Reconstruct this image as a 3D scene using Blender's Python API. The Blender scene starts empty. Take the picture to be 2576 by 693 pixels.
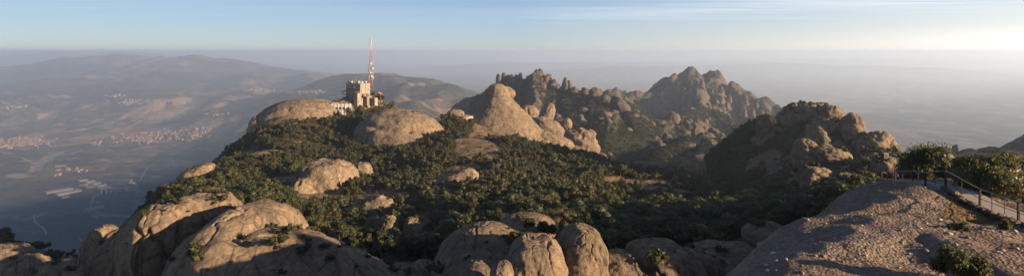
import bpy, bmesh, math, random
import numpy as np
from mathutils import Vector, Matrix
from mathutils.bvhtree import BVHTree
random.seed(7); RNG = np.random.default_rng(7)
SC = bpy.context.scene; COL = SC.collection
K = 0.85 / 1288.0; HZ = 129.0
PI = math.pi
ALB = .64                               # overall reflectance of dusty rock, soil and leaves
SUN_AZ, SUN_EL = 110.0, 11.5            # degrees, azimuth clockwise from the view direction
def P(qx, qy, Y):                        # a point seen at map position qx, qy standing Y metres ahead
    return np.array([(qx - 1288.0) * K * Y, Y, (HZ - qy) * K * Y])

# ------------------------------------------------------------------ noise
def _hash(ix, iy, iz, s):
    h = (ix * 374761393 + iy * 668265263 + iz * 2147483647 + s * 974634777) & 0xffffffff
    h = ((h ^ (h >> 13)) * 1274126177) & 0xffffffff
    h = (h ^ (h >> 16)) & 0xffff
    return h / 32767.5 - 1.0
def vnoise(p, s=0):
    p = np.asarray(p, float); i = np.floor(p).astype(np.int64); f = p - i
    u = f * f * f * (f * (f * 6 - 15) + 10)
    r = 0
    for a in (0, 1):
        for b in (0, 1):
            for c in (0, 1):
                w = (u[:, 0] if a else 1 - u[:, 0]) * (u[:, 1] if b else 1 - u[:, 1]) * (u[:, 2] if c else 1 - u[:, 2])
                r = r + w * _hash(i[:, 0] + a, i[:, 1] + b, i[:, 2] + c, s)
    return r
def fbm(p, o=4, s=0, g=.5):
    r = 0; a = 1; t = 0
    for k in range(o):
        r = r + a * vnoise(p * 2.03 ** k + 17.3 * k, s + k); t += a; a *= g
    return r / t
def n2(X, Y, sc, o=4, s=0, g=.5):
    return fbm(np.stack([X / sc, Y / sc, np.zeros_like(X) + s * 3.1], 1), o, s, g)
def ridged(X, Y, sc, o=4, s=0):
    r = 0; a = 1; t = 0
    for k in range(o):
        r = r + a * (1 - np.abs(vnoise(np.stack([X / sc * 2 ** k, Y / sc * 2 ** k, np.full_like(X, k * 5.7 + s)], 1), s + k)) * 2)
        t += a; a *= .5
    return r / t

def worley(X, Y, sc, s=0, jit=.85):
    """distance to the nearest and second nearest of scattered centres, in cells"""
    x = X / sc; y = Y / sc; ix = np.floor(x).astype(np.int64); iy = np.floor(y).astype(np.int64); f1 = np.full(len(X), 9.); f2 = f1.copy(); hh = np.zeros(len(X))
    for a in (-1, 0, 1):
        for b in (-1, 0, 1):
            cx = ix + a; cy = iy + b; px = cx + .5 + _hash(cx, cy, 0 * cx, s) * .5 * jit; py = cy + .5 + _hash(cx, cy, 0 * cx + 1, s) * .5 * jit
            d = np.sqrt((x - px) ** 2 + (y - py) ** 2); h = _hash(cx, cy, 0 * cx + 2, s); m = d < f1
            f2 = np.where(m, f1, np.minimum(f2, d)); hh = np.where(m, h, hh); f1 = np.where(m, d, f1)
    return f1, f2, hh
# ------------------------------------------------------------------ mesh helpers
def mesh_np(name, V, F, mats, smooth=True, attr=None, fmat=None):
    V = np.asarray(V, np.float32); F = np.asarray(F, np.int32); n = F.shape[1]
    me = bpy.data.meshes.new(name)
    me.vertices.add(len(V)); me.vertices.foreach_set('co', V.ravel())
    me.loops.add(F.size); me.loops.foreach_set('vertex_index', F.ravel())
    me.polygons.add(len(F)); me.polygons.foreach_set('loop_start', np.arange(len(F), dtype=np.int32) * n)
    me.update(calc_edges=True)
    for m in (mats if isinstance(mats, (list, tuple)) else [mats]): me.materials.append(m)
    if smooth: me.polygons.foreach_set('use_smooth', np.ones(len(F), bool))
    if fmat is not None: me.polygons.foreach_set('material_index', np.asarray(fmat, np.int32))
    if attr:
        for an, av in attr.items():
            a = me.attributes.new(an, 'FLOAT', 'POINT'); a.data.foreach_set('value', np.asarray(av, np.float32))
    me.update(); return me
def link(name, me, parent=None, loc=None):
    o = bpy.data.objects.new(name, me); COL.objects.link(o)
    if parent is not None: o.parent = parent
    if loc is not None: o.location = loc
    return o
def tag(o, label=None, cat=None, group=None, kind=None):
    if label: o['label'] = label
    if cat: o['category'] = cat
    if group: o['group'] = group
    if kind: o['kind'] = kind
    return o
def thing(name, loc, label, cat, group=None, rz=0):
    o = bpy.data.objects.new(name, None); COL.objects.link(o); o.location = loc; o.rotation_euler = (0, 0, rz)
    o.empty_display_size = .2
    return tag(o, label, cat, group)
class MB:                                   # collects shapes, builds ONE mesh object
    def __init__(s): s.V = []; s.F = []; s.M = []; s.n = 0
    def add(s, V, F, m=0):
        for f in F: s.F.append([i + s.n for i in f]); s.M.append(m)
        s.V += [tuple(v) for v in V]; s.n += len(V)
    def box(s, x0, x1, y0, y1, z0, z1, m=0, bev=0):
        V = [(x, y, z) for z in (z0, z1) for y in (y0, y1) for x in (x0, x1)]
        s.add(V, [(0, 2, 3, 1), (4, 5, 7, 6), (0, 1, 5, 4), (2, 6, 7, 3), (0, 4, 6, 2), (1, 3, 7, 5)], m)
    def bar(s, a, b, r, n=6, m=0, r2=None, cap=True):
        a = Vector(a); b = Vector(b); d = (b - a)
        if d.length < 1e-6: return
        d.normalize(); u = d.orthogonal().normalized(); w = d.cross(u)
        r2 = r if r2 is None else r2
        V = []
        for c, rr in ((a, r), (b, r2)):
            for i in range(n):
                t = 2 * PI * i / n; V.append(c + (u * math.cos(t) + w * math.sin(t)) * rr)
        F = [(i, (i + 1) % n, n + (i + 1) % n, n + i) for i in range(n)]
        if cap: F += [tuple(range(n - 1, -1, -1)), tuple(range(n, 2 * n))]
        s.add(V, F, m)
    def tube(s, pts, r, n=6, m=0):
        for i in range(len(pts) - 1):
            ra = r[i] if isinstance(r, (list, tuple)) else r; rb = r[i + 1] if isinstance(r, (list, tuple)) else r
            s.bar(pts[i], pts[i + 1], ra, n, m, rb)
    def lathe(s, prof, n=16, m=0, M4=None):
        V = []
        for (r, z) in prof:
            for i in range(n):
                t = 2 * PI * i / n; v = Vector((r * math.cos(t), r * math.sin(t), z)); V.append(M4 @ v if M4 else v)
        F = []
        for j in range(len(prof) - 1):
            for i in range(n):
                F.append((j * n + i, j * n + (i + 1) % n, (j + 1) * n + (i + 1) % n, (j + 1) * n + i))
        F.append(tuple(range(n - 1, -1, -1))); F.append(tuple((len(prof) - 1) * n + i for i in range(n)))
        s.add(V, F, m)
    def build(s, name, mats, parent=None, smooth=False, loc=None):
        me = bpy.data.meshes.new(name); me.from_pydata([tuple(v) for v in s.V], [], s.F)
        for m in (mats if isinstance(mats, (list, tuple)) else [mats]): me.materials.append(m)
        me.polygons.foreach_set('material_index', s.M)
        if smooth: me.polygons.foreach_set('use_smooth', [True] * len(s.F))
        bm = bmesh.new(); bm.from_mesh(me); bmesh.ops.recalc_face_normals(bm, faces=bm.faces); bm.to_mesh(me); bm.free()
        me.update(); return link(name, me, parent, loc)
def copy_tree(o, parent=None):
    c = o.copy(); COL.objects.link(c)
    if parent is not None: c.parent = parent
    for ch in list(o.children): copy_tree(ch, c)
    return c

# ------------------------------------------------------------------ materials
def newmat(name):
    m = bpy.data.materials.new(name); m.use_nodes = True; nt = m.node_tree; nt.nodes.clear()
    out = nt.nodes.new('ShaderNodeOutputMaterial'); b = nt.nodes.new('ShaderNodeBsdfPrincipled')
    nt.links.new(b.outputs[0], out.inputs[0]); return m, nt, b, out
class NT:
    def __init__(s, nt): s.nt = nt
    def n(s, t, **kw):
        x = s.nt.nodes.new('ShaderNode' + t)
        for k_, v in kw.items():
            if k_ in x.inputs.keys(): s.set(x.inputs[k_], v)
            elif k_ == 'inp':
                for i, q in v.items(): s.set(x.inputs[i], q)
            else: setattr(x, k_, v)
        return x
    def set(s, i, v):
        if isinstance(v, bpy.types.NodeSocket): s.nt.links.new(v, i)
        elif isinstance(v, bpy.types.Node): s.nt.links.new(v.outputs[0], i)
        else: i.default_value = v
    def math(s, op, a, b=None, c=None, clamp=False):
        x = s.nt.nodes.new('ShaderNodeMath'); x.operation = op; x.use_clamp = clamp; s.set(x.inputs[0], a)
        if b is not None: s.set(x.inputs[1], b)
        if c is not None: s.set(x.inputs[2], c)
        return x.outputs[0]
    def mix(s, f, a, b, mode='MIX'):
        x = s.nt.nodes.new('ShaderNodeMix'); x.data_type = 'RGBA'; x.blend_type = mode
        s.set(x.inputs[0], f); s.set(x.inputs[6], a if not isinstance(a, tuple) else a + (1,)); s.set(x.inputs[7], b if not isinstance(b, tuple) else b + (1,))
        return x.outputs[2]
    def ramp(s, f, stops):
        x = s.nt.nodes.new('ShaderNodeValToRGB'); e = x.color_ramp.elements
        while len(e) < len(stops): e.new(.5)
        for i, (p, c) in enumerate(stops):
            e[i].position = p; e[i].color = (c, c, c, 1) if not isinstance(c, tuple) else c + (1,)
        s.set(x.inputs[0], f); return x.outputs[0]
    def noise(s, vec, sc, det=4, rough=.55, dist=0):
        x = s.nt.nodes.new('ShaderNodeTexNoise'); s.set(x.inputs['Vector'], vec); x.inputs['Scale'].default_value = sc
        x.inputs['Detail'].default_value = det; x.inputs['Roughness'].default_value = rough; x.inputs['Distortion'].default_value = dist
        return x.outputs['Fac']
    def vor(s, vec, sc, feat='F1', out='Distance', rnd=1):
        x = s.nt.nodes.new('ShaderNodeTexVoronoi'); x.feature = feat; s.set(x.inputs['Vector'], vec); x.inputs['Scale'].default_value = sc
        x.inputs['Randomness'].default_value = rnd
        return x.outputs[out]
    def tone(s, c, a=None): a = (ALB if a is None else a) * .88; return s.mix(1.0, c, (a, a, a), 'MULTIPLY')
    def pos(s): return s.nt.nodes.new('ShaderNodeNewGeometry').outputs['Position']
    def obj(s): return s.nt.nodes.new('ShaderNodeTexCoord').outputs['Object']
    def bump(s, h, st, dist, nrm=None):
        x = s.nt.nodes.new('ShaderNodeBump'); s.set(x.inputs['Height'], h); x.inputs['Strength'].default_value = st; x.inputs['Distance'].default_value = dist
        if nrm is not None: s.set(x.inputs['Normal'], nrm)
        return x.outputs[0]
def scale_vec(N, v, sx, sy, sz):
    m = N.n('Mapping'); N.set(m.inputs['Vector'], v); m.inputs['Scale'].default_value = (sx, sy, sz); return m.outputs[0]

def rock_nodes(N, pos, c1, c2, grain, tone=1.0):
    """conglomerate: pebbly grain, streaks of lichen and water stain, faint level beds"""
    big = N.noise(pos, .05, 5, .6); mid = N.noise(pos, .35, 5, .65)
    col = N.mix(N.ramp(big, [(.3, 0.), (.7, 1.)]), c1, c2)
    fine = N.noise(pos, grain, 6, .75)
    col = N.mix(.55, col, N.ramp(fine, [(.28, .25), (.5, .5), (.75, .82)]), 'OVERLAY')
    beds = N.noise(scale_vec(N, pos, .012, .012, .55), 1.0, 4, .6)
    col = N.mix(N.ramp(beds, [(.55, 0.), (.68, .32)]), col, tuple(x * .62 for x in c1))
    stain = N.noise(scale_vec(N, pos, .32, .32, .045), 1.0, 5, .65)
    col = N.mix(N.ramp(stain, [(.47, 0.), (.68, .72)]), col, (.10 * tone, .094 * tone, .088 * tone))
    ck = N.vor(scale_vec(N, pos, .11 * grain, .11 * grain, .035 * grain), 1.0, 'DISTANCE_TO_EDGE'); ckn = N.math('ADD', ck, N.math('MULTIPLY', fine, .05))
    col = N.mix(N.ramp(ckn, [(.028, .6), (.055, 0.)]), col, (.05, .046, .04))
    lich = N.noise(pos, .9, 4, .7)
    col = N.mix(N.ramp(lich, [(.58, 0.), (.75, .42)]), col, (.30 * tone, .27 * tone, .21 * tone))
    peb = N.vor(pos, grain * .55, out='Color')
    pb = N.nt.nodes.new('ShaderNodeSeparateColor'); N.set(pb.inputs[0], peb)
    col = N.mix(.30, col, N.ramp(pb.outputs[0], [(0., .22), (.5, .5), (1., .85)]), 'OVERLAY')
    h1 = N.vor(pos, grain * .55); h = N.math('SUBTRACT', fine, N.math('MULTIPLY', h1, .35))
    return col, h, mid, beds, stain
def make_rock(name, c1=(.36, .25, .16), c2=(.46, .34, .225), grain=2.2, b1=.55, d1=.35, d2=2.0, tone=1.):
    m, nt, b, out = newmat(name); N = NT(nt); p = N.pos()
    col, h, mid, beds, stain = rock_nodes(N, p, c1, c2, grain, tone)
    nb = N.bump(beds, .35, d2 * .8); nb = N.bump(mid, .6, d2 * .7, nb); nb = N.bump(h, b1, d1, nb)
    N.set(b.inputs['Base Color'], N.tone(col)); b.inputs['Roughness'].default_value = .93; b.inputs['Specular IOR Level'].default_value = .15
    N.set(b.inputs['Normal'], nb); return m
M_ROCK_NEAR = make_rock('conglomerate_near', (.27, .195, .13), (.36, .27, .185), grain=1.6, b1=.9, d1=.5, d2=.8)
M_ROCK_MID = make_rock('conglomerate_mid', (.28, .205, .135), (.37, .28, .19), grain=.9, b1=.8, d1=.8, d2=3)
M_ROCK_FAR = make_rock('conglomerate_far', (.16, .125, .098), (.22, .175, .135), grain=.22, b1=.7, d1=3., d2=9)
def make_ground(name, rc1, rc2, s1, s2, grain, bd):
    """hillside: attribute bare = 1 is open rock or sand, 0 is soil and low scrub under the trees"""
    m, nt, b, out = newmat(name); N = NT(nt); p = N.pos()
    col, h, mid, beds, stain = rock_nodes(N, p, rc1, rc2, grain)
    at = N.n('Attribute', attribute_name='bare').outputs['Fac']
    nz = N.noise(p, .18, 5, .7)
    f = N.math('ADD', at, N.math('MULTIPLY', N.math('SUBTRACT', nz, .5), .9)); f = N.ramp(f, [(.38, 0.), (.58, 1.)])
    sc = N.mix(N.ramp(N.noise(p, .5, 5, .7), [(.35, 0.), (.65, 1.)]), s1, s2)
    c = N.mix(f, sc, col)
    nb = N.bump(N.noise(p, .6, 5, .75), .8, bd); nb = N.bump(h, .7, bd * .5, nb)
    N.set(b.inputs['Base Color'], N.tone(c)); b.inputs['Roughness'].default_value = .95; b.inputs['Specular IOR Level'].default_value = .1
    N.set(b.inputs['Normal'], nb); return m
M_HILL = make_ground('hillside', (.27, .18, .10), (.35, .245, .145), (.040, .036, .018), (.11, .082, .045), 1.0, 1.2)
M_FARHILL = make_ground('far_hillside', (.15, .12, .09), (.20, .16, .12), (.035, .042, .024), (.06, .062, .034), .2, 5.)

def make_valley():
    m, nt, b, out = newmat('valley_land'); N = NT(nt); p = N.pos()
    big = N.noise(p, .0004, 6, .62); med = N.noise(p, .002, 5, .65); fin = N.noise(p, .012, 5, .7)
    forest = N.mix(N.ramp(fin, [(.35, 0.), (.65, 1.)]), (.026, .034, .02), (.085, .075, .045))
    cell = N.vor(scale_vec(N, p, 1, .55, 1), .0065, out='Color'); sp = nt.nodes.new('ShaderNodeSeparateColor'); N.set(sp.inputs[0], cell)
    field = N.mix(sp.outputs[0], (.17, .11, .06), (.42, .26, .15)); field = N.mix(N.ramp(sp.outputs[1], [(.6, 0.), (.7, .8)]), field, (.09, .10, .045))
    field = N.mix(N.ramp(sp.outputs[2], [(.8, 0.), (.9, .7)]), field, (.42, .33, .24))
    at = N.n('Attribute', attribute_name='farm').outputs['Fac']
    k1 = N.math('ADD', N.math('MULTIPLY', big, 1.0), N.math('MULTIPLY', med, .6)); k1 = N.math('ADD', k1, N.math('MULTIPLY', at, .28))
    f = N.ramp(k1, [(.80, 0.), (.92, 1.)])
    f = N.math('MULTIPLY', f, N.ramp(sp.outputs[1], [(.2, .1), (.35, 1.)]))
    c = N.mix(f, forest, field)
    c = N.mix(.75, c, N.ramp(N.noise(p, .018, 7, .8), [(.3, .2), (.5, .5), (.7, .85)]), 'OVERLAY')
    # pale contour terraces and earth banks on the slopes
    w = N.n('TexWave', wave_type='BANDS', bands_direction='Y'); N.set(w.inputs['Vector'], p); w.inputs['Scale'].default_value = .0011
    w.inputs['Distortion'].default_value = 14; w.inputs['Detail'].default_value = 5; w.inputs['Detail Scale'].default_value = 1.3; w.inputs['Detail Roughness'].default_value=.65
    tf = N.math('MULTIPLY', N.ramp(w.outputs['Fac'], [(.86, 0.), (.95, 1.)]), N.ramp(N.noise(p, .0009, 4, .6), [(.42, 0.), (.55, .8)]))
    sx = nt.nodes.new('ShaderNodeSeparateXYZ'); N.set(sx.inputs[0], p); tf = N.math('MULTIPLY', tf, N.ramp(N.math('MULTIPLY', sx.outputs[0], -.0005), [(0., 0.), (.4, 1.)]))
    c = N.mix(tf, c, (.36, .24, .15))
    cliff = N.n('Attribute', attribute_name='cliff').outputs['Fac']
    cf = N.math('ADD', cliff, N.math('MULTIPLY', N.math('SUBTRACT', N.noise(p, .003, 6, .7), .5), 1.6)); cf = N.ramp(cf, [(.5, 0.), (.62, .9)])
    c = N.mix(cf, c, (.34, .24, .18))
    tile = N.math('MULTIPLY', N.ramp(N.noise(p, .05, 3, .6), [(.6, 0.), (.7, .5)]), .5)
    c = N.mix(tile, c, (.14, .11, .07))
    # far conurbation: pale speckle of roofs
    ub = N.n('Attribute', attribute_name='urban').outputs['Fac']
    ucell = N.vor(p, .012, out='Color'); us = nt.nodes.new('ShaderNodeSeparateColor'); N.set(us.inputs[0], ucell)
    uf = N.math('MULTIPLY', ub, N.ramp(us.outputs[0], [(.45, 0.), (.55, 1.)]))
    c = N.mix(uf, c, (.62, .52, .45))
    N.set(b.inputs['Base Color'], N.tone(c, .58)); b.inputs['Roughness'].default_value = 1; b.inputs['Specular IOR Level'].default_value = .05
    nb = N.bump(med, .8, 90); nb = N.bump(fin, .9, 22, nb); N.set(b.inputs['Normal'], nb); return m
M_VALLEY = make_valley()

def plain(name, c, rough=.8, metal=0, var=.12, sc=1.5, bump=0, spec=.3):
    m, nt, b, out = newmat(name); N = NT(nt); p = N.obj()
    nz = N.noise(p, sc, 5, .65)
    lo = tuple(x * (1 - var * 2) for x in c); hi = tuple(min(1, x * (1 + var)) for x in c)
    N.set(b.inputs['Base Color'], N.tone(N.mix(N.ramp(nz, [(.3, 0.), (.7, 1.)]), lo, hi), .75))
    b.inputs['Roughness'].default_value = rough; b.inputs['Metallic'].default_value = metal; b.inputs['Specular IOR Level'].default_value = spec
    if bump: N.set(b.inputs['Normal'], N.bump(nz, .6, bump))
    return m
def leafmat(name, c1, c2, rough=.5, spec=.35, trans=0.0, sc=.6):
    m, nt, b, out = newmat(name); N = NT(nt)
    oi = N.n('ObjectInfo').outputs['Random']; nz = N.noise(N.obj(), sc, 3, .6); g = N.n('NewGeometry').outputs['Random Per Island']
    t = N.math('ADD', N.math('MULTIPLY', oi, .55), N.math('MULTIPLY', nz, .3)); t = N.math('ADD', t, N.math('MULTIPLY', g, .14))
    N.set(b.inputs['Base Color'], N.tone(N.mix(N.ramp(t, [(.25, 0.), (.9, 1.)]), c1, c2), .54))
    b.inputs['Roughness'].default_value = rough; b.inputs['Specular IOR Level'].default_value = spec
    if trans:
        tr = nt.nodes.new('ShaderNodeBsdfTranslucent'); tr.inputs[0].default_value = tuple(x * 1.6 for x in c2) + (1,)
        mx = nt.nodes.new('ShaderNodeMixShader'); mx.inputs[0].default_value = trans
        nt.links.new(b.outputs[0], mx.inputs[1]); nt.links.new(tr.outputs[0], mx.inputs[2]); nt.links.new(mx.outputs[0], out.inputs[0])
    return m
M_LEAF = leafmat('holm_oak_leaf', (.038, .050, .015), (.100, .108, .028), .55, .3, .2)
M_LEAF2 = leafmat('olive_leaf', (.070, .072, .018), (.13, .122, .034), .6, .25, .2)
M_LEAFD = leafmat('dry_leaf', (.085, .065, .035), (.13, .10, .05), .7, .2, .15)
M_LEAFN = leafmat('near_leaf', (.045, .060, .018), (.12, .12, .035), .5, .35, .3)
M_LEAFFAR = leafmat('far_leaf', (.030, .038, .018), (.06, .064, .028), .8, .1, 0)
M_BARK = plain('bark', (.10, .08, .06), .95, bump=.02)
M_DEAD = plain('dead_wood', (.42, .36, .30), .9)
M_TWIG = plain('bare_twig', (.20, .14, .09), .95)
M_CONC = plain('concrete', (.42, .37, .31), .9, sc=3, bump=.01)
M_STEEL = plain('weathered_steel', (.14, .12, .105), .6, .5)
M_RAIL = plain('worn_rail', (.32, .28, .24), .6, .2)
M_RUST = plain('rusty_post_backlit', (.05, .04, .032), .85, .1)  # rust brown, darkened so the colour carries the posts' backlit shade

# ------------------------------------------------------------------ the main hill: a height surface through surveyed points (map x, map y, distance)
CT = [
 # mast hill crest
 (590,372,560),(640,326,620),(700,272,632),(740,256,640),(790,253,650),(830,258,655),(872,283,640),(905,268,662),(935,256,680),(962,250,690),(1000,266,690),
 (1050,280,672),(1110,292,655),(1170,294,650),(1200,306,625),(1260,326,600),(1320,350,570),(1380,368,545),(1440,384,520),(1520,402,500),(1600,420,480),(1690,432,455),(1770,446,430),(1835,472,405),
 # behind the crest
 (640,345,680),(740,290,720),(860,290,740),(1000,290,760),(1130,310,740),(1220,338,740),(1320,372,700),(1440,402,640),(1550,425,590),(1700,455,540),(1820,490,470),
 (1250,345,800),(1350,350,830),(1180,330,850),(1000,330,850),(800,340,850),(1450,420,800),(1600,450,700),(1750,470,600),
 # left shoulder
 (575,398,520),(560,410,500),(520,420,420),(470,445,380),(440,465,350),(424,495,320),
 # front slope
 (700,332,560),(800,332,580),(900,332,585),(980,330,590),(1050,332,575),(1150,342,545),(640,390,480),(700,402,470),(800,402,470),(900,402,480),(1000,402,480),(1100,402,455),(1200,402,440),(1250,372,500),(1350,402,470),
 (550,470,330),(650,470,345),(760,430,400),(850,418,420),(830,480,350),(900,440,430),(760,490,330),(900,480,345),(910,520,320),(1000,470,350),(980,520,310),(1100,480,345),(1200,470,335),(1300,452,370),(1400,432,405),(1500,432,420),(1600,450,400),(1700,470,375),(1800,482,360),
 # the lit tree ridge behind the foreground slab and the gully behind it
 (520,508,210),(600,505,205),(650,520,200),(750,548,190),(850,576,182),(1000,600,178),(1100,618,170),
 (600,500,270),(700,515,270),(800,545,250),(900,565,240),(980,575,235),
 (1000,555,260),(1100,560,220),(1200,545,215),(1300,520,235),(1400,518,240),(1500,520,250),(1600,518,270),(1700,520,260),(1800,535,225),(1900,525,235),
 (1200,600,160),(1300,590,150),(1400,590,140),(1500,580,150),(1600,590,145),(1750,590,140),(1880,560,165),(1980,520,210),
 # near edge, hidden by the foreground rocks
 (1000,700,120),(1100,690,125),(1300,660,115),(1500,640,105),(1700,630,95),(1850,610,108),(1950,600,115),(2000,560,130),(600,600,140),(800,650,130),(900,670,125),(700,620,135),
 (1300,800,70),(1600,760,70),(1000,850,80),(1900,740,80),(700,800,90),(2100,640,90),(2200,600,90),
 # dark ridge bottom left
 (0,603,260),(100,630,250),(200,648,240),(280,640,215),(360,600,200),(430,560,200),(0,690,200),(100,690,190),(200,700,175),(320,720,160),(450,700,150),(-200,580,290),(-200,700,220),(100,800,110),(400,850,100),(-200,850,110),
 # hill on the right
 (1990,300,455),(2050,300,445),(2110,312,430),(2150,332,420),(2200,350,390),(2240,374,350),(2265,398,300),(2300,425,260),(2020,310,480),(1960,318,470),(2080,312,480),
 (1930,330,470),(1880,352,480),(1820,378,500),(1775,398,520),(1850,425,470),(1900,425,440),(1950,400,430),(2000,380,420),(1860,466,420),(1950,465,350),(2050,345,425),(2100,385,390),(2200,400,335),
 (2050,432,285),(2150,452,240),(2200,455,240),(2000,462,280),(2080,470,190),(2160,462,165),(2250,475,130),(2000,512,175),(2300,505,180),(2400,560,180),(2550,600,180),(2100,520,110),(2250,560,80),
 (2000,300,560),(2100,320,560),(2200,380,500),(1900,370,600),(2300,450,420),(2500,480,420),(2700,470,300),(2700,480,150),(2400,560,80),(2700,560,80),
]
CT = np.array(CT, float); CT[:, 1] += 3.0 / (K * CT[:, 2])        # the survey is of the tree tops: the ground lies below
def _uv(q, L): return np.stack([q / 260.0, L * 3.4], -1)
class RBF:
    def __init__(s, A, f, lam=1e-3):
        n = len(A); D = np.linalg.norm(A[:, None] - A[None], axis=2); Kk = s.phi(D) + lam * np.eye(n)
        Pm = np.c_[np.ones(n), A]; M = np.block([[Kk, Pm], [Pm.T, np.zeros((Pm.shape[1],) * 2)]])
        w = np.linalg.solve(M, np.r_[f, np.zeros(Pm.shape[1])]); s.A = A; s.w = w[:n]; s.c = w[n:]
    def phi(s, r): return r * r * np.log(r + 1e-9)
    def __call__(s, B):
        out = np.empty(len(B))
        for i in range(0, len(B), 20000):
            b = B[i:i + 20000]; D = np.sqrt(((b[:, None] - s.A[None]) ** 2).sum(2))
            out[i:i + 20000] = s.phi(D) @ s.w + np.c_[np.ones(len(b)), b] @ s.c
        return out
R_HILL = RBF(_uv(CT[:, 0], np.log(CT[:, 2])), CT[:, 1], 2e-3)
EDGE = [(-900,240),(-300,300),(0,266),(100,256),(200,246),(290,225),(400,235),(418,330),(440,356),(470,388),(520,428),(558,508),(575,545),(592,590),(640,640),(700,655),(760,668),(830,690),(950,730),(1060,770),(1120,820),(1200,870),(1380,860),
        (1440,720),(1560,600),(1700,540),(1790,530),(1850,540),(1900,520),(1990,500),(2060,480),(2130,455),(2200,420),(2260,360),(2320,300),(2500,270),(3000,260),(3300,60),(-900,60)]
EDGE = np.array([((q - 1288) * K * Y, Y) for q, Y in EDGE])
def outside(X, Y, poly):
    p = np.stack([X, Y], 1); n = len(poly); best = np.full(len(p), 1e18); ins = np.zeros(len(p), bool)
    for i in range(n):
        a = poly[i]; b = poly[(i + 1) % n]; ab = b - a; t = np.clip(((p - a) @ ab) / (ab @ ab + 1e-12), 0, 1)
        d = ((p - a - t[:, None] * ab) ** 2).sum(1); best = np.minimum(best, d)
        c = ((a[1] > p[:, 1]) != (b[1] > p[:, 1])) & (p[:, 0] < (b[0] - a[0]) * (p[:, 1] - a[1]) / (b[1] - a[1] + 1e-12) + a[0]); ins ^= c
    d = np.sqrt(best); return np.where(ins, -d, d)
def hill_rock(q, Y):
    return np.clip((q - 1985) / 50, 0, 1) * np.clip((2290 - q) / 40, 0, 1) * np.clip((Y - 300) / 60, 0, 1) * np.clip((520 - Y) / 40, 0, 1)
def z_hill(X, Y):
    Yc = np.clip(Y, 62, 860); q = 1288 + X / (K * np.maximum(Y, 1)); q = np.clip(q, -400, 2900)
    z = (HZ - R_HILL(_uv(q, np.log(Yc)))) * K * Yc
    z = z + n2(X, Y, 22, 4, 3) * 2.2 * np.clip(Y / 300, .3, 1.2)
    rk = hill_rock(q, Yc); wx = X + n2(X, Y, 16, 3, 53) * 5; wy = Y * .75 + n2(X, Y, 16, 3, 54) * 5; f1, f2, h = worley(wx, wy, 22, 7); g1, g2, h2 = worley(wx, wy, 9, 8)
    z = z + rk * (np.clip(1 - (f1 / .75) ** 2.4, 0, 1) * (.5 + .6 * h) * 12 - 4 + np.clip(1 - (g1 / .7) ** 2, 0, 1) * (.5 + .5 * h2) * 4.5)
    d = np.maximum(0, outside(X, Y, EDGE) - 2)
    dn = d * (1 + .35 * n2(X, Y, 60, 3, 9))
    return np.maximum(z - 1.25 * (np.sqrt(dn * dn + 64) - 8), -960)

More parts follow.
